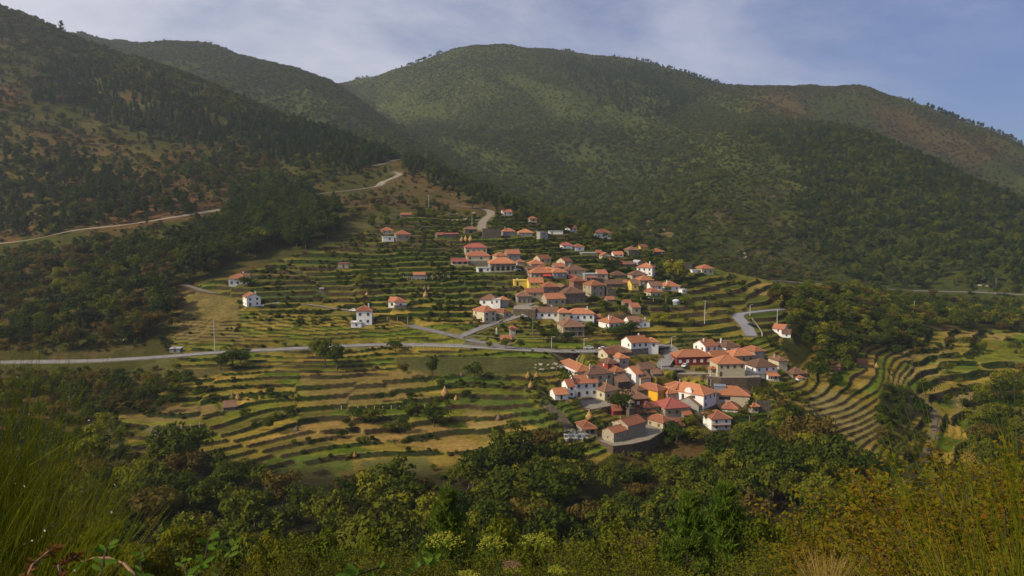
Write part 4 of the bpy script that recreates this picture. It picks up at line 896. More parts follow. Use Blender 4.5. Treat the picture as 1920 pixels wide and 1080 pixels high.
for i in ib:
    x, y, z, hg, k = ALL[i]; c_, pl = treelabel(k, x, y, pxa[i], pya[i])
    lb = f'{c_} round tree in the {pl}'; plant_tree(i, 'broadleaf_tree', int(k), x, y, z, hg, lb, 'tree', f'{c_} trees in the {pl}', wide=random.uniform(.9, 1.15))
for i in ip:
    x, y, z, hg, k = ALL[i]; px, py = pxa[i], pya[i]
    pl = 'ravine wood at the bottom' if py > 720 else ('dark wood beside the left road' if px < 340 and py > 440 else ('steep left hillside' if px < 900 else ('slope above the far road on the right' if px > 1250 else 'village edge')))
    plant_tree(i, 'pine_tree', int(k), x, y, z, hg, f'green pine on the {pl}'.replace('on the ravine', 'in the ravine').replace('on the dark', 'in the dark').replace('on the village', 'at the village'), 'pine', f'pines, {pl}')
for i in is_:
    x, y, z, hg, k = ALL[i]; plant_tree(i, 'fir_tree', int(k), x, y, z, hg, 'narrow dark fir in the plantation on the upper left hillside', 'fir', 'firs in the upper left plantation')
# everything else: masses nobody could count, instanced by geometry nodes
PROTO = bpy.data.collections.new('tree_kinds')
for q, (kn, cm, tmh) in enumerate(KINDS):
    vs = np.zeros(len(cm.vertices) * 3); cm.vertices.foreach_get('co', vs); vs = vs.reshape(-1, 3)
    o = bpy.data.objects.new('kind_%02d' % q, cm); PROTO.objects.link(o)
def instancer(name, P, label, cat):
    me = bpy.data.meshes.new(name); me.vertices.add(len(P)); me.vertices.foreach_set('co', P[:, :3].astype(np.float32).ravel())
    a = me.attributes.new('kindi', 'INT', 'POINT'); a.data.foreach_set('value', P[:, 4].astype(np.int32))
    a = me.attributes.new('hgt', 'FLOAT_VECTOR', 'POINT'); r = np.random.default_rng(3)
    wv = r.uniform(.85, 1.2, len(P)) * np.where(P[:, 4] >= 13, 1.0, 1.0); S = np.stack([P[:, 3] * wv, P[:, 3] * wv, P[:, 3]], 1); a.data.foreach_set('vector', S.astype(np.float32).ravel())
    a = me.attributes.new('rotz', 'FLOAT_VECTOR', 'POINT'); Rz = np.zeros((len(P), 3)); Rz[:, 2] = r.random(len(P)) * 6.28; Rz[:, 0] = r.normal(size=len(P)) * .04; a.data.foreach_set('vector', Rz.astype(np.float32).ravel())
    o = link(name, me); g = bpy.data.node_groups.new(name, 'GeometryNodeTree')
    g.interface.new_socket('Geometry', in_out='INPUT', socket_type='NodeSocketGeometry'); g.interface.new_socket('Geometry', in_out='OUTPUT', socket_type='NodeSocketGeometry')
    gi = g.nodes.new('NodeGroupInput'); go = g.nodes.new('NodeGroupOutput'); ip_ = g.nodes.new('GeometryNodeInstanceOnPoints'); ci = g.nodes.new('GeometryNodeCollectionInfo')
    ci.inputs[0].default_value = PROTO; ci.inputs['Separate Children'].default_value = True; ci.inputs['Reset Children'].default_value = True
    ip_.inputs['Pick Instance'].default_value = True
    def na(nm, ty):
        n = g.nodes.new('GeometryNodeInputNamedAttribute'); n.data_type = ty; n.inputs[0].default_value = nm; return n.outputs[0]
    m2p = g.nodes.new('GeometryNodeMeshToPoints'); g.links.new(gi.outputs[0], m2p.inputs[0])
    g.links.new(m2p.outputs[0], ip_.inputs['Points']); g.links.new(ci.outputs[0], ip_.inputs['Instance'])
    g.links.new(na('kindi', 'INT'), ip_.inputs['Instance Index']); g.links.new(na('hgt', 'FLOAT_VECTOR'), ip_.inputs['Scale']); g.links.new(na('rotz', 'FLOAT_VECTOR'), ip_.inputs['Rotation'])
    g.links.new(ip_.outputs[0], go.inputs[0]); md = o.modifiers.new('scatter', 'NODES'); md.node_group = g
    tag(o, label, cat, None, 'stuff'); return o
rest = ALL[~IND]; tree = rest[:, 4] < 13; farm = rest[:, 1] < 640; lefth = (rest[:, 1] < 1450) & (rest[:, 0] < rest[:, 1] * 0.02)
instancer('ravine_woodland', rest[tree & (rest[:, 1] < 330)], 'dense mixed woodland filling the ravine and lower banks', 'woodland')
instancer('valley_woodland', rest[tree & (rest[:, 1] >= 330) & farm], 'mixed woods and garden trees around the village', 'woodland')
instancer('left_hill_forest', rest[tree & ~farm & lefth], 'conifer and pine forest covering the left hillside', 'forest')
instancer('mountain_forest', rest[tree & ~farm & ~lefth], 'forest covering the far mountain and right spur', 'forest')
instancer('hedge_undergrowth', rest[~tree & farm], 'hedges, vines and weeds along the terrace banks', 'undergrowth')
instancer('hillside_scrub', rest[~tree & ~farm], 'low scrub on the mountainsides', 'scrub')
# ------------------------------------------------------------------ houses
WALLM = dict(w=simple('whitewash', (0.74,0.74,0.73), 0.8, 0.10, 0.9, 0.04), c=simple('cream_render', (0.46,0.41,0.29), 0.85, 0.18, 0.8, 0.12),
  s=simple('granite_wall', (0.19,0.165,0.125), 0.95, 0.5, 1.3, 0.2, bump=0.6, bscale=3), g=simple('grey_render', (0.27,0.265,0.255), 0.9, 0.25, 0.9, 0.15),
  k=simple('dark_stone', (0.105,0.085,0.065), 0.95, 0.5, 1.2, 0.2, bump=0.6, bscale=3), p=simple('pale_granite', (0.34,0.30,0.225), 0.9, 0.35, 1.2, 0.12, bump=0.3, bscale=3),
  y=simple('yellow_paint', (0.62,0.47,0.09), 0.8, 0.12, 0.8, 0.08), yo=simple('golden_paint', (0.72,0.40,0.03), 0.8, 0.12, 0.8, 0.05), rd=simple('crimson_paint', (0.22,0.035,0.028), 0.8, 0.2, 0.8, 0.2), r=simple('reddish_stone', (0.24,0.13,0.09), 0.95, 0.4, 1.2, 0.15))
def tiles(nm, a, b_): return simple(nm, a, 0.85, 0.3, 1.0, 0.32, bump=0.5, bscale=6, col2=b_, aniso=(2.2, 0.7, 1))
ROOFM = dict(o=tiles('orange_tiles', (0.42,0.165,0.075), (0.24,0.102,0.058)), m=tiles('terracotta_tiles', (0.33,0.120,0.066), (0.18,0.078,0.048)), b=tiles('weathered_tiles', (0.215,0.108,0.068), (0.095,0.062,0.044)), r=tiles('raspberry_tiles', (0.30,0.085,0.068), (0.21,0.065,0.054)),
  w=simple('pale_roof_sheet', (0.5,0.5,0.5), 0.7, 0.15, 0.8), g=simple('grey_slab', (0.33,0.34,0.36), 0.8, 0.2, 0.8), k=simple('rubble_top', (0.10,0.08,0.06), 0.95, 0.5, 1.2), p=simple('pinkish_slab', (0.40,0.2,0.15), 0.9, 0.2, 0.8), c=WALLM['c'], y=WALLM['y'])
M_RIDGE = simple('ridge_tiles', (0.50,0.22,0.12), 0.85, 0.2, 1.5); M_RIDGEB = simple('old_ridge_tiles', (0.30,0.16,0.10), 0.85, 0.2, 1.5)
M_GLASS = simple('window_glass', (0.018,0.020,0.024), 0.25, 0.2, 1, spec=0.5); M_FRAME = simple('window_frame', (0.42,0.40,0.36), 0.7, 0.1, 1); M_WOOD = simple('brown_wood', (0.115,0.058,0.030), 0.7, 0.3, 1.5)
M_SHUT = simple('white_shutter', (0.62,0.62,0.60), 0.6, 0.1, 1); M_STFR = simple('stone_surround', (0.33,0.29,0.23), 0.9, 0.2, 1); M_METAL = simple('galvanised_metal', (0.33,0.34,0.35), 0.5, 0.1, 1, metal=0.6, spec=0.5)
def ring(w_, h_, t=0.10, d=0.05):
    b = MB(); b.box(-w_/2-t, -w_/2, -d, 0.02, -t, h_+t); b.box(w_/2, w_/2+t, -d, 0.02, -t, h_+t); b.box(-w_/2, w_/2, -d, 0.02, h_, h_+t); b.box(-w_/2, w_/2, -d-0.04, 0.02, -t, 0); return b
def panebox(w_, h_):
    b = MB(); b.box(-w_/2, w_/2, -0.015, 0.02, 0, h_, 0); b.box(-0.03, 0.03, -0.035, -0.015, 0, h_, 1); return b
WINF = {k: ring(1.05, 1.25).mesh('window', [mm]) for k, mm in (('f', M_FRAME), ('s', M_STFR), ('w', WALLM['w']))}
PANE = {'d': panebox(1.05, 1.25).mesh('pane', [M_GLASS, M_FRAME]), 'w': panebox(1.05, 1.25).mesh('shutter', [M_SHUT, M_FRAME]), 'b': panebox(1.05, 1.25).mesh('shutter', [M_WOOD, M_WOOD])}
b = ring(1.05, 2.05); b.box(-.525, .525, -.015, .02, 0, 2.05, 1); b.box(.36, .42, -.07, -.015, .95, 1.15, 2); DOORM = b.mesh('door', [M_STFR, M_WOOD, M_METAL])
b = ring(2.5, 2.25); b.box(-1.25, 1.25, -.015, .02, 0, 2.25, 1); DOORG = b.mesh('garage_door', [M_STFR, M_GLASS])
b = MB(); b.box(-.27, .27, -.27, .27, -1.2, .75); b.box(-.35, .35, -.35, .35, .75, .84); b.box(-.2,.2,-.2,.2,.84,1.0); b.box(-.32,.32,-.32,.32,1.0,1.07); CHIM = {k: b.mesh('chimney', [mm]) for k, mm in (('w', WALLM['w']), ('c', WALLM['c']), ('s', WALLM['p']))}
def hip_roof(W, D, Hh, mats, pitch=0.52, ov=0.45, pyramid=False):
    b = MB(); w2, d2 = W/2+ov, D/2+ov; run = min(w2, d2); rz = Hh + run * pitch; t = 0.16
    if w2 >= d2: A, B_ = (-(w2-run), 0, rz), (w2-run, 0, rz)
    else: A, B_ = (0, -(d2-run), rz), (0, d2-run, rz)
    if abs(w2 - d2) < 0.4: A = (0, 0, rz); B_ = (0.02, 0, rz)
    e = [(-w2,-d2,Hh),(w2,-d2,Hh),(w2,d2,Hh),(-w2,d2,Hh)]; V = e + [(x, y, z - t) for x, y, z in e] + [A, B_]
    if w2 >= d2 or abs(w2 - d2) < 0.4: Fs = [(0,1,9,8),(1,2,9),(2,3,8,9),(3,0,8)]
    else: Fs = [(0,1,8),(1,2,9,8),(2,3,9),(3,0,8,9)]
    b.add(V, Fs + [(7,6,5,4),(0,4,5,1),(1,5,6,2),(2,6,7,3),(3,7,4,0)], 0)
    up = Vector((0, 0, 0.05))
    if w2 >= d2 or abs(w2 - d2) < 0.4: hips = [(e[0],A),(e[3],A),(e[1],B_),(e[2],B_),(A,B_)]
    else: hips = [(e[0],A),(e[1],A),(e[2],B_),(e[3],B_),(A,B_)]
    for p, q in hips:
        if (Vector(p)-Vector(q)).length > 0.3: b.tube([Vector(p)+up, Vector(q)+up], 0.13, 5, 1)
    return b, rz
def gable_roof(W, D, Hh, along_x=True, pitch=0.5, ov=0.4):
    b = MB(); t = 0.16
    L, S = (W, D) if along_x else (D, W)
    rz = Hh + (S / 2) * pitch; l2 = L / 2 + ov * 0.6; s2 = S / 2 + ov; ez = Hh - ov * pitch
    def P(l, s, z): return (l, s, z) if along_x else (s, l, z)
    for sg in (-1, 1):
        V = [P(-l2, sg*s2, ez), P(l2, sg*s2, ez), P(l2, 0, rz), P(-l2, 0, rz)]; V2 = [(x, y, z + t) for x, y, z in V]
        f = [(0,1,2,3),(7,6,5,4),(0,4,5,1),(1,5,6,2),(2,6,7,3),(3,7,4,0)]
        b.add(V + V2, f, 0)
    b.tube([P(-l2, 0, rz + t + .02), P(l2, 0, rz + t + .02)], 0.14, 5, 1)
    return b, rz
def walls(W, D, Hh, roof, base=-3.0, gpitch=0.5, split=None):
    b = MB(); x, y = W/2, D/2
    def prism(z0, z1, mi, g=None, e=0):
        X, Y_ = x + e, y + e
        V = [(-X,-Y_,z0),(X,-Y_,z0),(X,Y_,z0),(-X,Y_,z0),(-X,-Y_,z1),(X,-Y_,z1),(X,Y_,z1),(-X,Y_,z1)]
        if g == 'x':
            zt = z1 + D/2*gpitch; V += [(-X,0,zt),(X,0,zt)]; b.add(V, [(0,1,5,4),(2,3,7,6),(1,2,6,9,5),(3,0,4,8,7),(4,5,9,8),(6,7,8,9)], mi)
        elif g == 'y':
            zt = z1 + W/2*gpitch; V += [(0,-Y_,zt),(0,Y_,zt)]; b.add(V, [(1,2,6,5),(3,0,4,7),(0,1,5,8,4),(2,3,7,9,6),(4,8,9,7),(5,6,9,8)], mi)
        else: b.add(V, [(0,1,5,4),(1,2,6,5),(2,3,7,6),(3,0,4,7),(4,5,6,7)], mi)
    g = 'x' if roof in ('gable',) else ('y' if roof == 'gableY' else None)
    if split: prism(base, split, 1, None, 0.06); prism(split - 0.3, Hh, 0, g)
    else: prism(base, Hh, 0, g)
    return b
def build_house(hp, r):
    X, Y, Z, W, Hh, s = hp; px, py, wp, hpx, D, rot, roof, rc, wc, label, name, k = r
    th = radians(rot); ctr = (X - sin(th) * D / 2, Y + cos(th) * D / 2, Z); R = random.Random(int(px * 7 + py * 13))
    e = empty(name, ctr, th); tag(e, label, name.replace('_', ' '), k.get('group'))
    split = min(2.7, Hh * 0.5) if k.get('base') else None
    if roof == 'shed': Hw = Hh
    b = walls(W, D, Hh, roof, -3.0, 0.5, split); wall = link('wall', b.mesh('wall', [WALLM[wc], WALLM[k.get('base', wc)]]), e)
    rmats = [ROOFM[rc], M_RIDGE if rc in ('o', 'm') else (ROOFM['r'] if rc == 'r' else M_RIDGEB)]
    if roof == 'hip': rb, rz = hip_roof(W, D, Hh + 0.16, rmats)
    elif roof == 'gable': rb, rz = gable_roof(W, D, Hh, True)
    elif roof == 'gableY': rb, rz = gable_roof(W, D, Hh, False)
    elif roof == 'shed':
        rb = MB(); x, y = W/2+.35, D/2+.4; q = D * 0.28; rb.add([(-x,-y,Hh+.02),(x,-y,Hh+.02),(x,y,Hh+q),(-x,y,Hh+q),(-x,-y,Hh+.2),(x,-y,Hh+.2),(x,y,Hh+q+.18),(-x,y,Hh+q+.18)], [(0,3,2,1),(4,5,6,7),(0,1,5,4),(1,2,6,5),(2,3,7,6),(3,0,4,7)], 0); rz = Hh + q
        wb = MB(); wb.add([(-W/2,-D/2,Hh-.02),(W/2,-D/2,Hh-.02),(W/2,D/2,Hh-.02),(-W/2,D/2,Hh-.02),(W/2,D/2,Hh+q*.9),(-W/2,D/2,Hh+q*.9)], [(0,1,4,5),(1,2,4),(3,0,5),(2,3,5,4)], 0)
        link('gable_wall', wb.mesh('gable_wall', [WALLM[wc]]), e)
    elif rc == 'k':   # ruin: ragged wall heads with an open inside
        rb = MB(); tt = 0.55
        for (x0, x1, y0, y1) in ((-W/2, W/2, -D/2, -D/2+tt), (-W/2, W/2, D/2-tt, D/2), (-W/2, -W/2+tt, -D/2+tt, D/2-tt), (W/2-tt, W/2, -D/2+tt, D/2-tt)):
            n = max(2, int(max(x1-x0, y1-y0) / 1.1))
            for q in range(n):
                hh_ = R.uniform(0.1, 1.1)
                if x1 - x0 > y1 - y0: rb.box(x0+(x1-x0)*q/n, x0+(x1-x0)*(q+1)/n, y0, y1, Hh, Hh+hh_)
                else: rb.box(x0, x1, y0+(y1-y0)*q/n, y0+(y1-y0)*(q+1)/n, Hh, Hh+hh_)
        rz = Hh + .8
    else:
        rb = MB(); rb.box(-W/2-.25, W/2+.25, -D/2-.25, D/2+.25, Hh, Hh+.22); rz = Hh + .22
        if roof == 'flat' and rc in ('w', 'y', 'g') and D > 4: rb.box(-W/2-.25, W/2+.25, -D/2-.25, -D/2, Hh+.22, Hh+.42); rb.box(-W/2-.25, -W/2, -D/2, D/2, Hh+.22, Hh+.42)
    ro = link('roof' if rc != 'k' else 'wall_top', rb.mesh('roof', rmats if rc != 'k' else [WALLM['k'], WALLM['k']]), e)
    if k.get('chim'):
        cm = CHIM['w' if wc in 'wy' else ('c' if wc == 'c' else 's')]; cxp = R.choice([-1, 1]) * W * 0.26; c = link('chimney', cm, ro, (cxp, -D * 0.12 if R.random() < .5 else D * .1, rz - 0.25), scale=(1, 1, 1.1))
    # openings
    nfl = max(1, int(round(Hh / 2.9))); fl = Hh / nfl; want = k.get('win'); sill = {'w': 'f', 'y': 'w', 'yo': 'w', 'rd': 'w'}.get(wc, 's'); pk = {'rd': 'w', 'c': R.choice(['d','d','b']), 'w': 'd'}.get(wc, R.choice(['d','d','w','b']))
    if name in ('house', 'annex') and px in (1371,): pk = 'b'
    sc_ = min(1.0, max(0.62, fl / 2.8)); slots = []
    def put(x, y, z, rz_, big=False):
        f = link('window', WINF[sill], e, (x, y, z), rz_, (sc_ * (1.0), 1, sc_)); link('pane' if pk == 'd' else 'shutter', PANE[pk], f)
    if want != 0 and not k.get('porchl'):
        nc = max(1, int(W / 3.0)); door_c = R.randrange(nc) if (k.get('door') or (Hh > 4.5 and R.random() < .45)) else -1
        if px == 1006: door_c = 1; nc = 3
        for f in range(nfl):
            for c in range(nc):
                x = -W/2 + W * (c + .5) / nc + R.uniform(-.15, .15) * (px != 1006); slots.append((f, c, x))
        if k.get('doors3'):
            for c in range(3): link('door', DOORM, e, (-W/2 + W * (c + .5) / 3, -D/2, 0.1))
        else:
            if want: R2 = random.Random(px); up = [q for q in slots if q[0] > 0 or nfl == 1]; lo = [q for q in slots if not (q[0] > 0 or nfl == 1)]; slots = (up + lo)[:want]
            for f, c, x in slots:
                if f == 0 and c == door_c: link('door' if not (name == 'garage') else 'garage_door', DOORM if name != 'garage' else DOORG, e, (x, -D/2, 0.1), 0, (sc_, 1, min(1, sc_ * 1.05)))
                elif want is None and R.random() < .15: continue
                else: put(x, -D/2, f * fl + fl * 0.34, 0)
        if D > 6 and rot > 8 and name in ('house',) and want != 1:
            for f in range(nfl):
                for c in range(1 if D < 9 else 2):
                    if R.random() < .3: continue
                    put(-W/2, D/2 - D * (c + .5) / (1 if D < 9 else 2), f * fl + fl * .34, -pi/2)
    elif k.get('door'):
        link('door', DOORG if W > 6 else DOORM, e, (0, -D/2, 0.05))
    if k.get('porch') and Hh > 0:
        b = MB(); n = max(3, int(W / 2.4)); 
        for q in range(n): xx = -W/2 + .3 + (W - .6) * q / (n - 1); b.box(xx-.14, xx+.14, -D/2-1.6, -D/2-1.32, -2, Hh*.98)
        b.box(-W/2, W/2, -D/2-1.65, -D/2, -1.5, 0.1); 
        if Hh > 4.5: b.box(-W/2, W/2, -D/2-1.65, -D/2, Hh/2-.15, Hh/2+.05)
        link('veranda', b.mesh('veranda', [WALLM['c'] if wc != 'p' else WALLM['p']]), e)
        b = MB(); b.add([(-W/2-.3,-D/2-2.0,Hh-.75+.6),(W/2+.3,-D/2-2.0,Hh-.75+.6),(W/2+.3,-D/2-.2,Hh+.30),(-W/2-.3,-D/2-.2,Hh+.30),(-W/2-.3,-D/2-2.0,Hh-.75+.72),(W/2+.3,-D/2-2.0,Hh-.75+.72),(W/2+.3,-D/2-.2,Hh+.42),(-W/2-.3,-D/2-.2,Hh+.42)], [(0,3,2,1),(4,5,6,7),(0,1,5,4),(1,2,6,5),(2,3,7,6),(3,0,4,7)]); link('veranda_roof', b.mesh('veranda_roof', [ROOFM[rc]]), e)
        n = max(2, int(W / 3)); b = MB()
        for q in range(n): xx = -W/2 + W * (q + .5) / n; b.box(xx-.8, xx+.8, -D/2-.04, -D/2+.1, .3, min(2.3, Hh*.8))
        link('openings', b.mesh('openings', [M_GLASS]), e)
    if k.get('porchl'):
        b = MB()
        for q in range(8): yy = -D/2 + .3 + (D-.6)*q/7; b.box(-W/2-1.7, -W/2-1.45, yy-.12, yy+.12, -2, Hh)
        b.box(-W/2-1.8, -W/2, -D/2, D/2, -2.0, .1); b.box(-W/2-1.8, -W/2+.3, -D/2-.1, D/2+.1, Hh-.05, Hh+.15); link('veranda', b.mesh('veranda', [WALLM['w']]), e)
        for q in range(5): put(-W/2, D/2 - D*(q+.5)/5.2, .8, -pi/2)
        put(W*.1, -D/2, .9, 0)
    if k.get('balc'):
        zb = Hh * .48; b = MB(); b.box(-W/2, W/2, -D/2-1.3, -D/2, zb-.15, zb); 
        for q in range(int(W / .5)): xx = -W/2 + .1 + q * .5; b.box(xx, xx+.06, -D/2-1.28, -D/2-1.22, zb, zb+.9)
        b.box(-W/2, W/2, -D/2-1.3, -D/2-1.2, zb+.9, zb+1.0); link('balcony', b.mesh('balcony', [M_WOOD if px == 1352 else M_METAL]), e)
    if k.get('awning'):
        b = MB(); M_AW = simple('red_awning', (0.5, 0.06, 0.05), 0.7, 0.1, 1); b.add([(0,-D/2-2.2,Hh*.55),(W*.4,-D/2-2.2,Hh*.55),(W*.4,-D/2,Hh*.8),(0,-D/2,Hh*.8),(0,-D/2-2.2,Hh*.55+.08),(W*.4,-D/2-2.2,Hh*.55+.08),(W*.4,-D/2,Hh*.8+.08),(0,-D/2,Hh*.8+.08)], [(0,3,2,1),(4,5,6,7),(0,1,5,4),(1,2,6,5),(2,3,7,6),(3,0,4,7)]); link('awning', b.mesh('awning', [M_AW]), e)
    if k.get('arch'):   # rounded gable above the left facade
        b = MB(); n = 12; pr = [(cos(pi*i/n)*1.7, sin(pi*i/n)*1.9 + .9) for i in range(n+1)]; V = [(-W/2-.25, -D*.1 + a, Hh - .4 + c) for a, c in [(1.7, 0)] + pr + [(-1.7, 0)]]; V2 = [(x + .7, y, z) for x, y, z in V]; m_ = len(V)
        b.add(V + V2, [list(range(m_)), list(range(2*m_-1, m_-1, -1))] + [(i, m_+i, m_+(i+1)%m_, (i+1)%m_) for i in range(m_)]); link('arched_gable', b.mesh('arched_gable', [WALLM['w']]), e)
        for q in range(3): 
            f = link('window', WINF['s'], e, (-W/2, D*.28 - q*4.2, Hh*.42), -pi/2, (1.0, 1, 1.9)); link('pane', PANE['d'], f)
    if k.get('glass'):
        b = MB(); b.box(-W*.42, -W*.08, -D/2-.06, -D/2+.2, Hh*.42, Hh*.82); link('glass_gallery', b.mesh('glass_gallery', [M_GLASS]), e)
        b = MB(); b.box(-W*.44, -W*.06, -D/2-.12, -D/2+.1, Hh*.15, Hh*.42); link('gallery_panel', b.mesh('gallery_panel', [ROOFM['g']]), e)
    if k.get('sky'):
        b = MB(); b.box(-W*.55, -W*.22, -1.5, 2.6, Hh+.6, Hh+2.9); b.box(-W*.57, -W*.2, -1.8, 2.9, Hh+2.9, Hh+3.05); link('roof_lantern', b.mesh('roof_lantern', [simple('zinc', (0.25,0.29,0.36), 0.5, 0.1, 1, metal=.3)]), e)
    return e
for hp, r in zip(HP, H): build_house(hp, r)
# ------------------------------------------------------------------ church, tower, small things
def place(px, py, ymin=225, ymax=900): return pix2w(px, py, ymin, ymax)
def mpp(Y, Z): return F / (Y * cos(T) - Z * sin(T))
def edgewall(name, P, idx, label, cat, hgt=.7):
    b = MB()
    for i in range(len(idx) - 1):
        p, q = P[idx[i]], P[idx[i + 1]]; t = np.array([q[0]-p[0], q[1]-p[1]]); t /= np.linalg.norm(t); n = np.array([t[1], -t[0]]) * .25
        b.add([(p[0]+n[0],p[1]+n[1],p[2]-8),(p[0]-n[0],p[1]-n[1],p[2]-8),(q[0]-n[0],q[1]-n[1],q[2]-8),(q[0]+n[0],q[1]+n[1],q[2]-8),(p[0]+n[0],p[1]+n[1],p[2]+hgt),(p[0]-n[0],p[1]-n[1],p[2]+hgt),(q[0]-n[0],q[1]-n[1],q[2]+hgt),(q[0]+n[0],q[1]+n[1],q[2]+hgt)], [(4,5,6,7),(0,1,5,4),(1,2,6,5),(2,3,7,6),(3,0,4,7)])
    o = link(name, b.mesh(name, [M_STONEW])); tag(o, label, cat)
# church: nave and lower chancel, long wall to the camera, gable to the left
z = PLAZAS['church_terrace'][1]; s_, e_ = pixdir(1150.6, 830); y = z / float(e_); x = float(s_) * y
e = empty('church', (x, y, z), radians(41)); tag(e, 'pale granite church with terracotta roof on the walled terrace', 'church')
def blk(x0, x1, y0, y1, h_, nmw='wall', mm=None, rc='m', parent=e, ov=.3, pitch=.5):
    b = walls(x1-x0, y1-y0, h_, 'gable', -1.0, pitch); M = Matrix.Translation(((x0+x1)/2, (y0+y1)/2, 0)); me = b.mesh(nmw, [mm or WALLM['p']]); me.transform(M); link(nmw, me, parent)
    b, rz = gable_roof(x1-x0, y1-y0, h_, True, pitch, ov); me = b.mesh('roof', [ROOFM[rc], M_RIDGE]); me.transform(M); return link('roof', me, parent), rz
blk(0.0, 8.6, 0.0, 5.9, 3.5, rc='m'); blk(7.6, 17.8, -0.4, 7.4, 4.9, rc='m')
for q in (3.6, 5.0): f = link('window', WINF['s'], e, (q, 0, 1.5), 0, (.6, 1, .5)); link('pane', PANE['d'], f)
f = link('window', WINF['s'], e, (0, 2.9, 1.2), -pi/2, (.5, 1, .6)); link('pane', PANE['d'], f)
b = MB(); b.box(7.3, 7.6, -.6, 7.6, 4.6, 5.0); b.tube([(7.5, 3.5, 6.6), (7.5, 3.5, 8.0)], .09, 5); b.tube([(7.5, 3.1, 7.6), (7.5, 3.9, 7.6)], .08, 5); link('gable_cross', b.mesh('gable_cross', [M_PALE]), e)
# bell tower
x, y, z = place(1182, 790); e = empty('bell_tower', (x, y, z), radians(20)); tag(e, 'dark stone bell tower with open belfry behind the church', 'bell tower')
b = MB(); b.box(-1.3, 1.3, -1.3, 1.3, -2, 5.2); b.box(-1.55, 1.55, -1.55, 1.55, 5.2, 5.5); link('shaft', b.mesh('shaft', [WALLM['k']]), e)
b = MB()
for sx in (-1, 1):
    for sy in (-1, 1): b.box(sx*1.0-.22, sx*1.0+.22, sy*1.0-.22, sy*1.0+.22, 5.5, 7.5)
b.box(-1.3, 1.3, -1.3, 1.3, 7.5, 7.8); b.add([(-1.2,-1.2,7.8),(1.2,-1.2,7.8),(1.2,1.2,7.8),(-1.2,1.2,7.8),(0,0,8.9)], [(0,1,4),(1,2,4),(2,3,4),(3,0,4),(3,2,1,0)]); b.tube([(0,0,8.8),(0,0,9.9)], .07, 5); b.tube([(-.35,0,9.5),(.35,0,9.5)], .06, 5); link('belfry', b.mesh('belfry', [WALLM['s']]), e)
b = MB(); b.tube([(0,0,6.2),(0,0,6.5),(0,0,6.9),(0,0,7.2)], [.5,.38,.3,.1], 10); link('bell', b.mesh('bell', [M_METAL]), e)
# stone cross by the car park, wayside shrines, statue
x, y, z = place(1240, 700); e = empty('stone_cross', (x, y, z)); tag(e, 'tall pale stone cross on a stepped base at the street bend', 'cross')
b = MB(); b.box(-1.2,1.2,-1.2,1.2,-.3,.3); b.box(-.8,.8,-.8,.8,.3,.65); b.box(-.4,.4,-.4,.4,.65,1.3); link('base', b.mesh('base', [M_PALE]), e)
b = MB(); b.tube([(0,0,1.3),(0,0,6.0)], [.2,.14], 8); b.box(-.95,.95,-.12,.12,4.6,4.85); link('cross_shaft', b.mesh('cross_shaft', [M_PALE]), e)
def kiosk(px, py, sc_, label, rc='o'):
    x, y, z = place(px, py); e = empty('wayside_shrine', (x, y, z), radians(12)); e.scale = (sc_,)*3; tag(e, label, 'shrine')
    b = MB(); b.box(-1,1,-.9,.9,-1,.5); 
    for sx in (-.85,.85):
        for sy in (-.75,.75): b.box(sx-.14,sx+.14,sy-.14,sy+.14,.5,2.1)
    b.box(-.7,.7,.3,.75,.5,2.1); link('body', b.mesh('body', [M_PALE]), e)
    b, rz = hip_roof(2.0, 1.8, 2.25, None, .6, .25); link('roof', b.mesh('roof', [ROOFM[rc], M_RIDGE]), e)
kiosk(961, 627, 1.35, 'small red roofed shrine on the pale terrace by the green mast', 'r'); kiosk(1336, 704, 1.4, 'little shrine with orange roof at the left of the cream house'); kiosk(1413, 776, 1.5, 'small shrine with orange roof beside the ruined gatehouse', 'o')
x, y, z = place(931, 625); e = empty('statue', (x, y, z)); tag(e, 'white statue on a plinth at the left end of the pale terrace', 'statue')
b = MB(); b.box(-.4,.4,-.4,.4,-.5,.9); link('plinth', b.mesh('plinth', [M_PALE]), e)
b = MB(); b.tube([(0,0,.9),(0,0,1.3),(0,0,1.9),(0,0,2.25),(0,0,2.4),(0,0,2.55),(0,0,2.8)], [.34,.26,.22,.26,.09,.15,.05], 10); b.tube([(-.22,0,2.15),(-.34,-.15,1.8),(-.1,-.3,1.75)], [.08,.07,.05], 6); b.tube([(.22,0,2.15),(.34,-.15,1.8),(.1,-.3,1.75)], [.08,.07,.05], 6); link('figure', b.mesh('figure', [WALLM['w']], True), e)
# haystacks on a pole
HAY = M_HAY = simple('straw', (0.40,0.25,0.09), 0.95, 0.35, 1.5, 0.15, bump=.8, bscale=5, aniso=(3,3,.6)); HAY2 = simple('grey_straw', (0.20,0.155,0.10), 0.95, 0.35, 1.5, 0.1, bump=.8, bscale=5, aniso=(3,3,.6))
def haym(seed):
    r = random.Random(seed); b = MB(); n = 14; prof = [(-.3,1.25),(0,1.4),(.7,1.55),(1.3,1.4),(1.9,1.0),(2.6,.6),(3.3,.28),(3.8,.08)]
    for i, (zz, rr) in enumerate(prof):
        for k in range(n): a = 2*pi*k/n; q = rr * (1 + r.uniform(-.09, .09)); b.v.append((cos(a)*q, sin(a)*q, zz + r.uniform(-.06, .06)))
    for i in range(len(prof)-1):
        for k in range(n): k2 = (k+1)%n; b.f.append([i*n+k, i*n+k2, (i+1)*n+k2, (i+1)*n+k]); b.m.append(0)
    return b
hm = [haym(i).mesh('straw', [HAY]) for i in range(3)] + [haym(9).mesh('straw', [HAY2])]; b = MB(); b.tube([(0,0,-.5),(0,0,4.5)], .06, 5); hpole = b.mesh('pole', [M_WOOD])
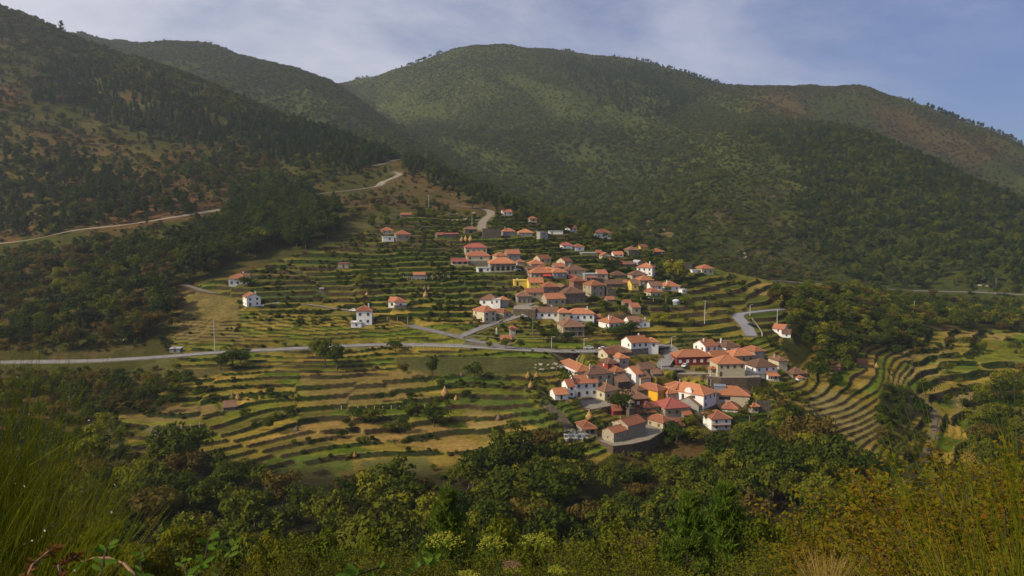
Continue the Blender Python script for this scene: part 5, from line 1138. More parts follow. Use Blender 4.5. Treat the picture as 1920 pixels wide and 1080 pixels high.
HS = [(436,748,14,3,'grey haystack, left of a pair near the brown field hut'),(446,750,16,0,'straw haystack, right of a pair near the brown field hut'),(517,786,17,1,'haystack alone on the long pale strip, lower left fields'),(553,770,10,2,'small haystack behind the vine terrace, lower left fields'),(556,808,12,3,'grey haystack beside the cross wall of the lower left fields'),
      (834,741,20,0,'tall haystack on the bare brown field under the vine hedge'),(855,750,11,1,'leaning low haystack beside the small green square field'),(995,727,14,2,'slim haystack at the head of the vine path'),(935,788,15,3,'broad grey haystack on the curved stone bank'),(1105,786,20,0,'haystack behind the stone pavilion'),(665,857,12,1,'haystack at the corner of the bright green field'),
      (990,709,14,1,'left of two haystacks under the white boulders'),(1006,708,13,2,'right of two haystacks under the white boulders'),(865,706,11,3,'brown haystack left of the big dark field tree'),(866,452,11,0,'left of three haystacks in a row near the barn'),(873,452,12,1,'middle of three haystacks in a row near the barn'),(882,452,13,2,'right of three haystacks in a row near the barn'),
      (798,557,14,0,'golden haystack under two grey ones on the middle terraces'),(796,543,9,3,'left grey haystack above the golden one'),(804,543,9,3,'right grey haystack above the golden one'),(688,554,9,2,'small leaning haystack on the middle terraces left of the cottage'),(1643,690,12,0,'pale haystack in the right valley fields near the pink barn'),]
for px, py, hp_, v, lb in HS:
    if not lb: continue
    x, y, z = place(px, py); s = mpp(y, z); k = hp_ / s / 4.2; e = empty('haystack', (x, y, z), random.random()*6); e.scale = (k*.95, k*.95, k); link('straw', hm[v], e); link('pole', hpole, e); tag(e, lb, 'haystack', 'haystacks in the fields')
# poles and masts
M_POLE = simple('concrete_pole', (0.42,0.43,0.44), 0.8, 0.1, 1); M_POLEG = simple('green_mast', (0.10,0.20,0.17), 0.7, 0.1, 1); M_LAMP = simple('lamp_head', (0.6,0.6,0.6), 0.5, 0.1, 1)
def pole(px, py, hp_, label, arms=True, m_=None, name='utility_pole', lamp=False, ymin=225):
    x, y, z = place(px, py, ymin); s = mpp(y, z); Hh = hp_ / s; e = empty(name, (x, y, z), random.uniform(-.5, .5)); b = MB(); b.tube([(0,0,-1),(0,0,Hh)], [.2,.11], 8); link('pole', b.mesh('pole', [m_ or M_POLE]), e)
    if arms: b = MB(); b.box(-1.1,1.1,-.06,.06,Hh-.5,-.38+Hh); [b.tube([(q,0,Hh-.38),(q,0,Hh-.15)], .05, 5) for q in (-1,-.35,.35,1)]; link('crossarm', b.mesh('crossarm', [m_ or M_POLE]), e)
    if lamp: b = MB(); b.tube([(0,0,Hh-.1),(.5,0,Hh+.2),(1.4,0,Hh+.25)], .06, 5); b.box(1.1,1.8,-.14,.14,Hh+.17,Hh+.28); link('lamp_head', b.mesh('lamp_head', [M_LAMP]), e)
    tag(e, label, name.replace('_', ' ') if name != 'utility_pole' else 'pole')
pole(1321, 607, 44, 'tall pale pole on the curved terraces right of the village', True, name='utility_pole'); pole(1457, 606, 26, 'grey pole behind the house near the curving road'); pole(1658, 602, 26, 'thin pole above the right valley wood'); pole(1713, 596, 32, 'pale pole at the right end of the valley wood')
pole(1866, 551, 30, 'pole below the rock outcrop on the far slope', ymin=690); pole(403, 660, 62, 'tall thin pole by the main road in front of the meadow terraces', False); pole(999, 627, 42, 'tall green mast beside the red roofed shrine', False, M_POLEG, 'mast')
pole(885, 433, 26, 'pole by the barn on the upper lane', False); pole(804, 400, 34, 'thin pole on the brown hillside above the left terraces'); pole(1538, 590, 22, 'pole rising from the wood beside the white curve of road', False)
for i, (px, py, lb) in enumerate([(1095,656,'street lamp beside the white roadside wall'),(1034,652,'street lamp on the verge left of the wooden gate'),(908,606,'street lamp at the foot of the stone steps wall'),(1406,592,'street lamp on the inside of the asphalt bend'),(1259,652,'street lamp at the road junction')]): pole(px, py, 20, lb, False, None, 'street_lamp', True)
# road parapet walls, gate, garden and retaining walls
def wallline(name, pts, hgt, m_, label, cat='wall', th=.45, dn=1.5, ymin=225, parts=None, off=0.0, group=None):
    R = poly_world(pts, ymin, 1200, 1.5, 1); b = MB(); A = offset(R, th/2+off); B_ = offset(R, -th/2+off)
    for k in range(len(R)-1):
        z0, z1 = R[k,2], R[k+1,2]
        b.add([(*A[k],z0-dn),(*B_[k],z0-dn),(*B_[k+1],z1-dn),(*A[k+1],z1-dn),(*A[k],z0+hgt),(*B_[k],z0+hgt),(*B_[k+1],z1+hgt),(*A[k+1],z1+hgt)], [(4,5,6,7),(0,1,5,4),(2,3,7,6)] + ([(3,0,4,7)] if k == 0 else []) + ([(1,2,6,5)] if k == len(R)-2 else []))
    o = link(name, b.mesh(name, [m_])); tag(o, label, cat, group); return o
wallline('parapet_wall', [(770,651),(850,653),(930,657),(1000,661),(1068,663)], .75, WALLM['w'], 'long low whitewashed parapet along the valley side of the main road', th=.3)
wallline('parapet_wall', [(1085,663),(1120,662)], .9, WALLM['w'], 'short white wall right of the brown gate on main road', th=.3)
wallline('gate', [(1071,662.5),(1083,662.5)], 1.6, M_WOOD, 'brown wooden gate between two white roadside walls', 'gate', th=.15)
edgewall('retaining_wall', PLAZAS['house_terrace'][0], [0,1,2,3], 'high stone retaining wall under the large cream house', 'retaining wall', .2)
edgewall('retaining_wall', PLAZAS['garden_terrace'][0], [0,1,2], 'brown stone retaining wall under the grey house with three doors', 'retaining wall', .2)
wallline('retaining_wall', [(880,606),(905,608),(938,606),(940,600)], .8, WALLM['s'], 'stone retaining wall under the beige garage house', 'retaining wall', .6, 4)
wallline('retaining_wall', [(1000,601),(1040,606),(1060,610)], .4, WALLM['k'], 'dark bank wall below the long low white house', 'retaining wall', .5, 3)
wallline('garden_wall', [(925,628),(960,630),(1000,628),(1050,628)], .5, M_PALE, 'pale terrace wall beside the shrine and statue', 'wall', .4, 1.5)
wallline('garden_wall', [(880,630),(925,634),(990,637),(1055,636)], .4, M_PALE, 'lower pale wall of the little park above the main road', 'wall', .4, 1.5)
wallline('garden_wall', [(489,575),(505,573),(524,569)], .8, WALLM['w'], 'white wall running right from the white gabled house', 'wall', .3, 1.5)
wallline('garden_wall', [(1058,752),(1072,760),(1100,772),(1128,768),(1150,762)], .6, WALLM['s'], 'stone wall around the white house yard', 'wall', .4, 4)
edgewall('churchyard_wall', PLAZAS['church_terrace'][0], [0,1,2,3,4,5], 'high curved stone wall carrying the church terrace', 'wall', .35)
wallline('guard_wall', [(1416,628),(1407,612),(1396,598)], .7, M_PALE, 'pale guard wall on the inner side of the asphalt road', 'wall', .3, 1, off=-3.6)
wallline('white_fence_wall', [(1075,612),(1100,606),(1130,602)], .9, WALLM['w'], 'white wall sloping up from the row to a white panel', 'wall', .25, 1.5)
# broken stone wall / vine posts (pale uprights)
def posts(name, pts, step, hgt, m_, label, cat, beam=True, two=2.5):
    R = poly_world(pts, 225, 700, step, 0); e = empty(name, tuple(R[0])); tag(e, label, cat); b = MB(); b2 = MB(); o = Vector(R[0]); n = 0
    for sgn in ((0, two) if two else (0,)):
        A = offset(R, sgn)
        for k in range(len(R)):
            p = Vector((A[k][0], A[k][1], R[k,2])) - o; b = MB(); b.box(p.x-.14, p.x+.14, p.y-.14, p.y+.14, p.z-.4, p.z+hgt + random.uniform(-.15,.15)); link('post', b.mesh('post', [m_]), e); n += 1
        if beam:
            for k in range(len(R)-1):
                p = Vector((A[k][0], A[k][1], R[k,2]+hgt-.2)) - o; q = Vector((A[k+1][0], A[k+1][1], R[k+1,2]+hgt-.2)) - o; b2.tube([p, q], .05, 4, cap=False)
    if beam: link('wires', b2.mesh('wires', [M_WOOD]), e)
posts('vine_trellis', [(1326,722),(1350,724)], 1.5, 2.8, M_PALE, 'trellis of bare pale posts behind the manor roof, left one', 'trellis'); posts('vine_trellis', [(1353,734),(1377,732)], 1.5, 2.6, M_PALE, 'trellis of bare pale posts behind the manor roof, right one', 'trellis')
posts('vine_trellis', [(800,524),(842,522)], 3.2, 1.9, M_PALE, 'row of pale vine posts right of the animal pen', 'trellis'); posts('vine_trellis', [(305,808),(330,805),(355,803),(385,800)], 3.0, 1.6, M_PALE, 'row of vine posts along the lower left field wall', 'trellis', True, 0); posts('vine_trellis', [(640,768),(700,770),(740,768),(800,766)], 3.2, 1.5, M_PALE, 'long row of posts in front of the bushes in the lower fields', 'trellis', True, 0)
posts('pen_fence', [(757,524),(776,526),(795,525)], 2.4, 1.8, M_METAL, 'grey wire pen around the small orange roof', 'fence')
# leafy pergolas
def pergola(px0, py0, wm, dm, rot, label, hz_=2.4):
    x, y, z = place(px0, py0); e = empty('leafy_pergola', (x, y, z), radians(rot)); tag(e, label, 'pergola')
    for sx in (-1, 0, 1):
        for sy in (0, 1): b = MB(); b.box(sx*wm/2-.1, sx*wm/2+.1, sy*dm-.1, sy*dm+.1, -2.5, hz_); link('post', b.mesh('post', [M_PALE]), e)
    r = np.random.default_rng(px0); n = int(wm * dm * 22); Cc = np.stack([(r.random(n)-.5)*wm*1.05, r.random(n)*dm, hz_ + r.normal(size=n)*.16], 1); V, Fq = quads_at(Cc, np.tile([0,0,1.0], (n,1)), .26, r); link('vine_leaves', npmesh('vine_leaves', V, Fq, [LEAF['vine']]), e)
pergola(1405, 792, 16, 11, 8, 'large green vine pergola in front of the dark ruin', 2.6); pergola(1215, 787, 11, 4, 10, 'green vine pergola along the orange lean to roof'); pergola(1225, 566, 14, 6, 5, 'bright green vine pergola under the plain cream house'); pergola(745, 603, 10, 5, 0, 'green vine canopy below the cottage with blue doors')
# pale domed tank, sheets, boulders, field structures
x, y, z = place(1268, 571); e = empty('water_tank', (x, y, z)); tag(e, 'pale blue domed tank on the right edge of village', 'tank'); b = MB(); b.tube([(0,0,-1),(0,0,1.8)], 2.2, 18); link('tank_wall', b.mesh('tank_wall', [M_METAL]), e); b = MB(); b.tube([(0,0,1.8),(0,0,2.4),(0,0,2.85),(0,0,3.0)], [2.3,1.9,1.1,.1], 18); link('dome', b.mesh('dome', [simple('pale_dome', (0.5,0.56,0.7), .6, .05, 1)], True), e)
ROCKM = simple('granite_boulder', (0.27,0.235,0.18), .9, .35, 1.0, .15, bump=.6, bscale=2)
def rock(seed):
    r = random.Random(seed); me = bpy.data.meshes.new('boulder'); import bmesh; bm = bmesh.new(); bmesh.ops.create_icosphere(bm, subdivisions=2, radius=1)
    for v in bm.verts: q = 1 + .35 * (vnoise(v.co.x*2+seed, v.co.y*2, seed) - .5) + .25*(vnoise(v.co.z*3+seed, v.co.x*3, seed) - .5); v.co *= q; v.co.z *= .7
    bm.to_mesh(me); bm.free(); me.materials.append(ROCKM); return me
RK = [rock(i) for i in range(4)]
r = random.Random(5)
for (cx_, cy_, sx, sy, n, s0, gl, lb, ym) in [(1030,688,26,6,16,.7,'pale boulders on the slope above two haystacks','pale granite boulder on the grass slope above two haystacks',225),(868,406,30,8,14,1.1,'boulders left of the upper lane','pale granite boulder on the scrub left of the upper lane',300),(1845,530,10,10,6,2.2,'rock outcrop on the far right slope','grey brown rock of the outcrop above the far road',690),(1560,465,14,18,4,1.1,'rocks in the far slope scrub','pinkish rock showing through scrub on the far slope',690),(1400,470,16,22,6,1.3,'rocks on the slope behind the village','greyish rock on the steep slope behind the village',690),(1440,420,70,50,8,1.0,'scattered rocks high on the far slope','small rock high on the slope behind the village',690)]:
    for k in range(n):
        x, y, z = pix2w(cx_ + r.uniform(-sx, sx), cy_ + r.uniform(-sy, sy), ym, 1500); q = s0 * r.uniform(.5, 1.3); o = link('boulder', RK[k % 4], None, (x, y, z + q*.1), r.random()*6, (q*1.3, q, q)); tag(o, lb, 'boulder', gl)
# cemetery tombs
M_MARB = simple('white_marble', (0.40,0.40,0.40), .6, .2, 1.5); tomb = MB(); tomb.box(-.45,.45,-1,1,-.3,.55); tomb.box(-.4,.4,.75,.95,.55,1.5); tomb.box(-.06,.06,.8,.9,1.5,2.1); tomb.box(-.25,.25,.8,.9,1.78,1.9); TB = tomb.mesh('tomb', [M_MARB])
for k in range(14):
    px, py = 1062 + (k % 7) * 6.2 + r.uniform(-1,1), 817 + (k // 7) * 7 + r.uniform(-1,1); x, y, z = place(px, py); o = link('tomb', TB, None, (x, y, z), radians(20), (1.1,1,1.1)); tag(o, 'white marble tomb in the small cemetery left of the pavilion', 'tomb', 'tombs in the cemetery')
# cars
def car(px, py, col_, rot, label, body='car', L=4.2):
    x, y, z = place(px, py); e = empty('parked_car', (x, y, z + .05), radians(rot)); tag(e, label, 'car'); mb = simple('car_paint_' + label[:5], col_, .3, .02, 1, 0, spec=.5)
    b = MB(); prof = [(-L/2,.35),(-L/2,.85),(-L*.36,.95),(-L*.24,1.42),(L*.12,1.45),(L*.26,.98),(L*.46,.85),(L/2,.65),(L/2,.35)]; V = [(a, -.85, c) for a, c in prof] + [(a, .85, c) for a, c in prof]; n = len(prof)
    V = [(a, yy * (.82 if c > 1.2 else 1), c) for a, yy, c in V]
    b.add(V, [list(range(n)), list(range(2*n-1, n-1, -1))] + [(i, n+i, n+(i+1)%n, (i+1)%n) for i in range(n)]); link('body', b.mesh('body', [mb]), e)
    b = MB()
    for sy in (-1, 1): b.add([(-L*.33,sy*.84,.98),(L*.22,sy*.84,.98),(L*.11,sy*.74,1.38),(-L*.23,sy*.74,1.38)], [(0,1,2,3)])
    b.add([(L*.135,-.66,1.42),(L*.135,.66,1.42),(L*.255,.78,1.02),(L*.255,-.78,1.02)], [(0,1,2,3)]); b.add([(-L*.25,-.66,1.40),(-L*.25,.66,1.40),(-L*.362,.78,1.0),(-L*.362,-.78,1.0)], [(3,2,1,0)]); link('windows', b.mesh('windows', [M_GLASS]), e)
    for sx in (-.31, .31):
        for sy in (-.8, .8): b = MB(); b.tube([(sx*L, sy-.1, .33), (sx*L, sy+.1, .33)], .33, 12); link('wheel', b.mesh('wheel', [simple_tyre]), e)
    for sy in (-.6, .6): b = MB(); b.box(L/2-.06, L/2+.01, sy-.15, sy+.15, .62, .74); link('headlight', b.mesh('headlight', [M_SHUT]), e)
simple_tyre = simple('tyre', (0.02,0.02,0.02), .8, .1, 1)
car(981, 596, (0.7,0.7,0.72), 10, 'white car parked at the left end of the long white house'); car(1105, 655, (0.55,0.57,0.6), 5, 'silver car on the main road past the white walls'); car(1131, 656, (0.7,0.7,0.7), 15, 'white car, left of the two cars by the big white house'); car(1141, 657, (0.35,0.42,0.62), 25, 'pale blue car, right of the two cars by the big white house')
car(1408, 611, (0.02,0.02,0.025), 110, 'black car driving on the curved asphalt road'); car(1284, 688, (0.7,0.7,0.72), 60, 'white car parked below the crimson house'); car(970, 508, (0.62,0.64,0.7), 20, 'white car at the right side of the wide orange roof'); car(664, 584, (0.72,0.72,0.7), -15, 'white car on the farm lane beside the tall three storey house')
# rails and solitary trees
SOLO = [(742,660,26,0,'dark round tree standing beside the main road, alone in the meadow edge',1.1),(610,690,58,2,'tall bushy tree, left of three below the main road on the left',.8),(632,694,50,1,'dark tree, right of three below the main road on the left',.9),(594,668,32,3,'small olive tree touching the road on the left',1),(437,690,42,0,'wide dark tree in front of the main road on the left',1.25),(414,694,30,1,'round dark tree hiding the road, left of the wide one',1.2),(452,684,26,2,'small round tree right of the wide dark road tree',1.2),
  (815,800,42,0,'largest round dark tree in the lower fields',1.15),(757,812,30,1,'round dark tree left of the largest field tree',1.2),(728,812,22,2,'olive bush tree beside the round dark field tree',1.3),(700,796,34,3,'sprawling olive tree in the middle of the lower fields',1.3),(680,790,26,0,'dark spreading tree left in the lower field clump',1.4),(889,712,34,0,'very dark round tree on the bank in the green meadow',1),(812,716,50,1,'narrow ivy covered tree at the end of the terraces',.45),(862,910,40,2,'lone green tree below the sheep meadow',1),(812,882,14,2,'tiny lone tree on the lower field',1),
  (918,653,15,0,'small dark sapling on the verge, left of the roadside trees',.8),(948,655,24,4,'thin yellow green tree on the verge by the orange shed',.8),(978,654,18,0,'small dark tree on the verge, right of the yellow green one',.8),(1042,656,9,0,'tiny sapling near the right end of the white parapet',.9),(833,603,16,0,'round bush tree on the terrace left of the beige house',1.2),(807,594,12,1,'small round tree on the terrace near the blue door cottage',1.1),
  (886,391,20,0,'broad dark tree at the top bend of the upper lane',1.3),(968,402,36,0,'big dark tree on the crest above the highest house',1.15),(823,394,12,11,'narrow dark cypress on the hillside above the left terraces',.9),(460,538,22,2,'bushy green tree at the right corner of the furthest left house',1.2),(681,538,24,4,'yellowish tree on the middle terrace below the pink hut',1.3),(1594,655,40,0,'dark pointed oval tree in front of the right valley wood',.85),(1620,655,30,7,'reddish brown tree right of the dark oval tree',.9),
  (1262,530,44,4,'yellow green tree beside the last orange roofs of the village',1),(1253,520,34,0,'dark tree behind the yellow green one at village end',1.1),(1150,510,28,0,'dark tree clump above the stone houses',1.3),(1138,505,24,1,'dark round tree left in the clump above the stone houses',1.2),(1113,565,14,0,'dark tree in front of the three storey beige house',1.1),(1171,775,44,0,'dark tree between the yard and the bell tower',1),(1155,770,34,1,'dark tree against the yard wall',1),(1075,625,0,0,'',1),(1290,800,22,5,'yellow green bush tree below the raspberry roof',1.3),(1270,830,40,0,'dark round tree at the foot of the tall cream house',1.2),
  (1735,745,36,0,'dark tree between the right valley field strips',.9),(1808,762,16,0,'small dark tree on the dry strip at the right',1),(1775,700,24,2,'olive tree on the hedge line of the right valley',1),(1690,690,0,0,'',1),(1218,735,20,0,'dark garden tree left of the golden yellow house',1.2),(1158,635,26,0,'dark bush tree hiding the front of the orange hipped white house',1.6),(1182,630,28,1,'large dark bush below the linked white houses',1.8),(1240,610,26,4,'yellow green tree on the curved terrace right of the sloping lane',1.5),(1395,655,20,2,'small tree below the asphalt road',1.3),
  (1040,640,24,0,'dark tree in the bushes under the pale park wall',1.2),(1020,640,22,1,'dark tree left of the pale park wall bushes',1.2),(1063,640,20,0,'round dark tree beside the stone villa',1.2),(1445,650,22,0,'dark tree under the house near curving road',1.2),(1335,800,30,3,'olive tree in front of the whitewashed balcony house',1.1),(1300,830,34,4,'bright yellow green tree below the manor group',1.1)]
for px, py, hp_, k, lb, wd in SOLO:
    if not lb: continue
    x, y, z = place(px, py); s = mpp(y, z); plant_tree(0, 'fir_tree' if k == 11 else ('roadside_tree' if py in (653,654,655,656) else 'field_tree'), k, x, y, z - .3 - hp_ / s * .08, hp_ / s * 1.18, lb, 'tree', None, None, wd * 1.18)
# ------------------------------------------------------------------ foreground plants on the near slope
def rampleaf(name, cols, scale=9.0, trans=0.35):
    m, t = mat(name); o = N(t, 'ShaderNodeOutputMaterial'); d = N(t, 'ShaderNodeBsdfDiffuse'); tr = N(t, 'ShaderNodeBsdfTranslucent'); ms = N(t, 'ShaderNodeMixShader'); ms.inputs[0].default_value = trans
    tc = N(t, 'ShaderNodeTexCoord'); n = N(t, 'ShaderNodeTexNoise'); n.inputs['Scale'].default_value = scale; n.inputs['Detail'].default_value = 2; n.inputs['Roughness'].default_value = .8; t.links.new(tc.outputs['Object'], n.inputs['Vector'])
    n2 = N(t, 'ShaderNodeTexNoise'); n2.inputs['Scale'].default_value = 0.9; t.links.new(tc.outputs['Object'], n2.inputs['Vector']); oi = N(t, 'ShaderNodeObjectInfo')
    a = N(t, 'ShaderNodeMath', operation='MULTIPLY_ADD'); a.inputs[1].default_value = 1.6; a.inputs[2].default_value = -0.72; t.links.new(n.outputs['Fac'], a.inputs[0])
    b = N(t, 'ShaderNodeMath', operation='MULTIPLY_ADD'); b.inputs[1].default_value = 0.7; t.links.new(n2.outputs['Fac'], b.inputs[0]); t.links.new(a.outputs[0], b.inputs[2])
    c = N(t, 'ShaderNodeMath', operation='MULTIPLY_ADD', use_clamp=True); c.inputs[1].default_value = 0.45; t.links.new(oi.outputs['Random'], c.inputs[0]); t.links.new(b.outputs[0], c.inputs[2])
    r = N(t, 'ShaderNodeValToRGB'); el = r.color_ramp.elements; el[0].position = 0; el[0].color = (*cols[0], 1); el[1].position = 1; el[1].color = (*cols[-1], 1)
    for q, cc in enumerate(cols[1:-1]): e = el.new((q + 1) / (len(cols) - 1)); e.color = (*cc, 1)
    t.links.new(c.outputs[0], r.inputs[0]); t.links.new(r.outputs[0], d.inputs[0]); t.links.new(r.outputs[0], tr.inputs[0]); t.links.new(d.outputs[0], ms.inputs[1]); t.links.new(tr.outputs[0], ms.inputs[2]); t.links.new(ms.outputs[0], o.inputs[0]); return m
L_OAK = rampleaf('autumn_oak_leaf', [(0.045,0.075,0.007),(0.080,0.105,0.009),(0.110,0.112,0.009),(0.160,0.110,0.010),(0.140,0.060,0.009)], 11)
L_OAKG = rampleaf('green_oak_leaf', [(0.030,0.052,0.007),(0.060,0.085,0.010),(0.110,0.125,0.012),(0.165,0.145,0.016)], 9)
L_SPRIG = rampleaf('sprig_leaf', [(0.045,0.095,0.012),(0.080,0.150,0.018),(0.110,0.185,0.025)], 12, .45)
L_STEM = rampleaf('broom_stem', [(0.036,0.058,0.006),(0.095,0.118,0.008),(0.220,0.215,0.014)], 6, .15)
L_RED = rampleaf('russet_leaf', [(0.06,0.020,0.010),(0.12,0.035,0.012),(0.09,0.06,0.015)], 8)
L_NEED = rampleaf('young_pine_needle', [(0.045,0.090,0.012),(0.075,0.130,0.016),(0.115,0.165,0.022)], 8)
L_UMB = rampleaf('umbel_flower', [(0.20,0.22,0.03),(0.30,0.30,0.04)], 20, .3)
M_TWIG = simple('twig', (0.06,0.042,0.025), .9, .3, 4); M_CANE = simple('bramble_cane', (0.20,0.11,0.07), .7, .3, 6); M_FLW = simple('white_petal', (0.55,0.55,0.48), .8, .05, 5); M_STRAWG = simple('dry_grass', (0.30,0.21,0.06), .9, .3, 6)
def shrub_arrays(seed, hgt, wid, nbr, per, leaf):
    """many-stemmed shrub: curved stems from the base, twigs, leaves along the twigs"""
    r = np.random.default_rng(seed); b = MB(); Lc = []; Ln = []
    for k in range(nbr):
        a = r.random() * 6.28; sp = r.random() ** .6 * wid * .5; h = hgt * r.uniform(.6, 1.0) * (1 - .35 * (sp / (wid * .5)) ** 2)
        base = np.array([cos(a) * sp * .25, sin(a) * sp * .25, -.15]); tip = np.array([cos(a) * sp, sin(a) * sp, h]); P = [base + (tip - base) * f + np.array([cos(a), sin(a), 0]) * sp * .25 * f * (1 - f) * 2 + r.normal(size=3) * .03 for f in np.linspace(0, 1, 6)]
        b.tube(P, [.022 * hgt / 2.5 * (1 - .85 * f) + .002 for f in np.linspace(0, 1, 6)], 4, cap=False)
        for q in range(9):
            f = r.uniform(.22, 1); i = min(4, int(f * 5)); p = P[i] + (P[i + 1] - P[i]) * (f * 5 - i); d = r.normal(size=3); d[2] = abs(d[2]) * .7 + .1; d /= np.linalg.norm(d); L = hgt * r.uniform(.12, .26)
            b.tube([p, p + d * L * .5 + r.normal(size=3) * .02, p + d * L], [.006, .004, .002], 3, cap=False)
            m_ = per; ff = r.random(m_) ** .7; Lc.append(p + d * L * ff[:, None] + r.normal(size=(m_, 3)) * .055 * hgt / 2.2); nn = r.normal(size=(m_, 3)); nn[:, 2] = np.abs(nn[:, 2]) + .3; Ln.append(nn / np.linalg.norm(nn, axis=1)[:, None])
    return b, quads_at(np.concatenate(Lc), np.concatenate(Ln), leaf, r)
SHR = []
for q in range(4): b, (V, Fq) = shrub_arrays(200 + q, 2.7, 3.0, 40, 30, .029); SHR.append((b.mesh('stems', [M_TWIG]), npmesh('leaves', V, Fq, [L_OAK])))
for q in range(3): b, (V, Fq) = shrub_arrays(220 + q, 2.7, 2.6, 40, 28, .028); SHR.append((b.mesh('stems', [M_TWIG]), npmesh('leaves', V, Fq, [L_OAKG])))
def near(px, d): X = (px - 960) / F * d * 1.09; return X, d, float(height(X, d))
def shrub(px, d, pytop, v, name, label, cat='shrub', group=None, w_=1.0, hmin=.8):
    X, Y, Z = near(px, d); s, e_ = pixdir(px, pytop); h_ = max(hmin, float(e_) * d - Z); e = empty(name, (X, Y, Z - .05), random.random() * 6); k = h_ / 2.6; e.scale = (k * w_, k * w_, k)
    link('stems', SHR[v][0], e); link('leaves', SHR[v][1], e); tag(e, label, cat, group)
RIGHT = [(1905,10.5,838,0),(1830,11.5,850,1),(1760,12.5,862,2),(1690,13.5,888,3),(1880,8.5,900,2),(1790,9.2,930,3),(1630,14.5,935,0),(1710,11,960,1),(1850,7.2,985,0),(1580,15.5,968,2),(1640,12,1000,3),(1750,8.2,1005,1),(1520,16,1010,5),(1560,12.5,1030,1),(1680,9.5,1035,2),(1470,14,1040,5),(1600,9.5,1060,0),(1920,6.5,1030,3),(1800,6.6,1055,1),(1975,9,860,1),(2040,8,900,0)]
for i, (px, d, pt, v) in enumerate(RIGHT): shrub(px, d, pt, v, 'oak_shrub', 'autumn oak bush, orange and green leaves, in the thicket at the lower right corner', 'shrub', 'autumn oak bushes of the lower right thicket', 1.25)
MIDS = [(580,24,1035,4),(660,22,1025,5),(740,26,1010,6),(700,19,1050,4),(800,22,1045,5),(880,26,1030,6),(960,24,1045,4),(1050,26,1020,5),(1120,23,1035,6),(1180,27,1000,4),(1210,20,1045,5),(1340,24,1030,6),(1400,21,1045,4),(1430,26,1015,5),(500,22,1050,6),(420,20,1060,4),(1290,18,1065,5),(1000,18,1068,6)]
for i, (px, d, pt, v) in enumerate(MIDS): shrub(px, d, pt, v, 'leafy_shrub', 'olive green leafy bush along the bottom edge of the view', 'shrub', 'olive green bushes along the bottom edge', 1.0)
# taller saplings further down the slope
SAP = []
for q in range(3):
    VF = crown_broad(300 + q, 44, 120, 0.016, 0.55, 0.30, 0.40, cr=(0.06, 0.13)); SAP.append(npmesh('crown', VF[0], VF[1], [L_OAKG]))
for i, (px, d, pt, k) in enumerate([(620,42,985,0),(720,48,965,1),(860,40,975,2),(930,50,950,0),(1110,45,960,1),(1190,42,975,2),(1390,38,960,0),(1440,45,930,1),(1500,40,955,2),(520,45,980,1),(430,40,990,2),(360,44,965,0),(790,36,1000,1),(1020,38,985,0),(300,38,985,2),(230,42,960,1),(560,50,955,2),(1560,48,905,0)]):
    X, Y, Z = near(px, d); s, e_ = pixdir(px, pt); hh_ = float(e_) * d - Z; e = empty('sapling', (X, Y, Z), random.random() * 6); e.scale = (hh_ * .62, hh_ * .62, hh_); link('crown', SAP[k], e); link('trunk', tb[k], e); tag(e, 'tall leafy sapling rising from the steep slope behind the bottom bushes', 'tree', 'saplings on the steep slope below the camera')
# young pines near the bottom centre
VP = []
for q in range(2):
    r = np.random.default_rng(400 + q); Cc = []; Nn = []; b = MB(); b.tube([(0,0,-.03),(0,0,.5),(0,0,.99)], [.014,.009,.003], 6)
    for i in range(13):
        z = .12 + .86 * i / 12; R_ = .30 * (1 - i / 12.6) ** .8 + .015
        for k in range(6):
            a = r.random() * 6.28; tip = np.array([cos(a) * R_, sin(a) * R_, z + R_ * .55]); p0 = np.array([0, 0, z]); b.tube([p0, (p0 + tip) / 2 - np.array([0, 0, .01]), tip], [.005,.004,.002], 3, cap=False)
            m_ = 95; f = r.uniform(.25, 1.05, m_)[:, None]; Cc.append(p0 + (tip - p0) * f + r.normal(size=(m_, 3)) * .015); Nn.append(r.normal(size=(m_, 3)))
    Cc = np.concatenate(Cc); Nn = np.concatenate(Nn); n = len(Cc); u = r.normal(size=(n, 3)); u[:, 2] = np.abs(u[:, 2]) + .5; u /= np.linalg.norm(u, axis=1)[:, None]; v = np.cross(u, Nn); v /= np.linalg.norm(v, axis=1)[:, None]
    V = np.stack([Cc - v * .005, Cc + u * .048, Cc + v * .005], 1).reshape(-1, 3); VP.append((npmesh('needles', V, np.arange(3 * n).reshape(n, 3), [L_NEED]), b.mesh('trunk', [M_TWIG])))
for px, d, pt, k, lb in [(1275,26,938,0,'bright green young pine standing alone at the bottom centre right'),(845,34,930,1,'dark young pine at the bottom left of centre, behind yellow flower heads'),(1340,38,925,1,'small young pine close behind the bright green one')]:
    X, Y, Z = near(px, d); s, e_ = pixdir(px, pt); hh_ = float(e_) * d - Z; e = empty('young_pine', (X, Y, Z), k); e.scale = (hh_ * (.75 if k else .8),)*2 + (hh_,); link('needles', VP[k][0], e); link('trunk', VP[k][1], e); tag(e, lb, 'pine')
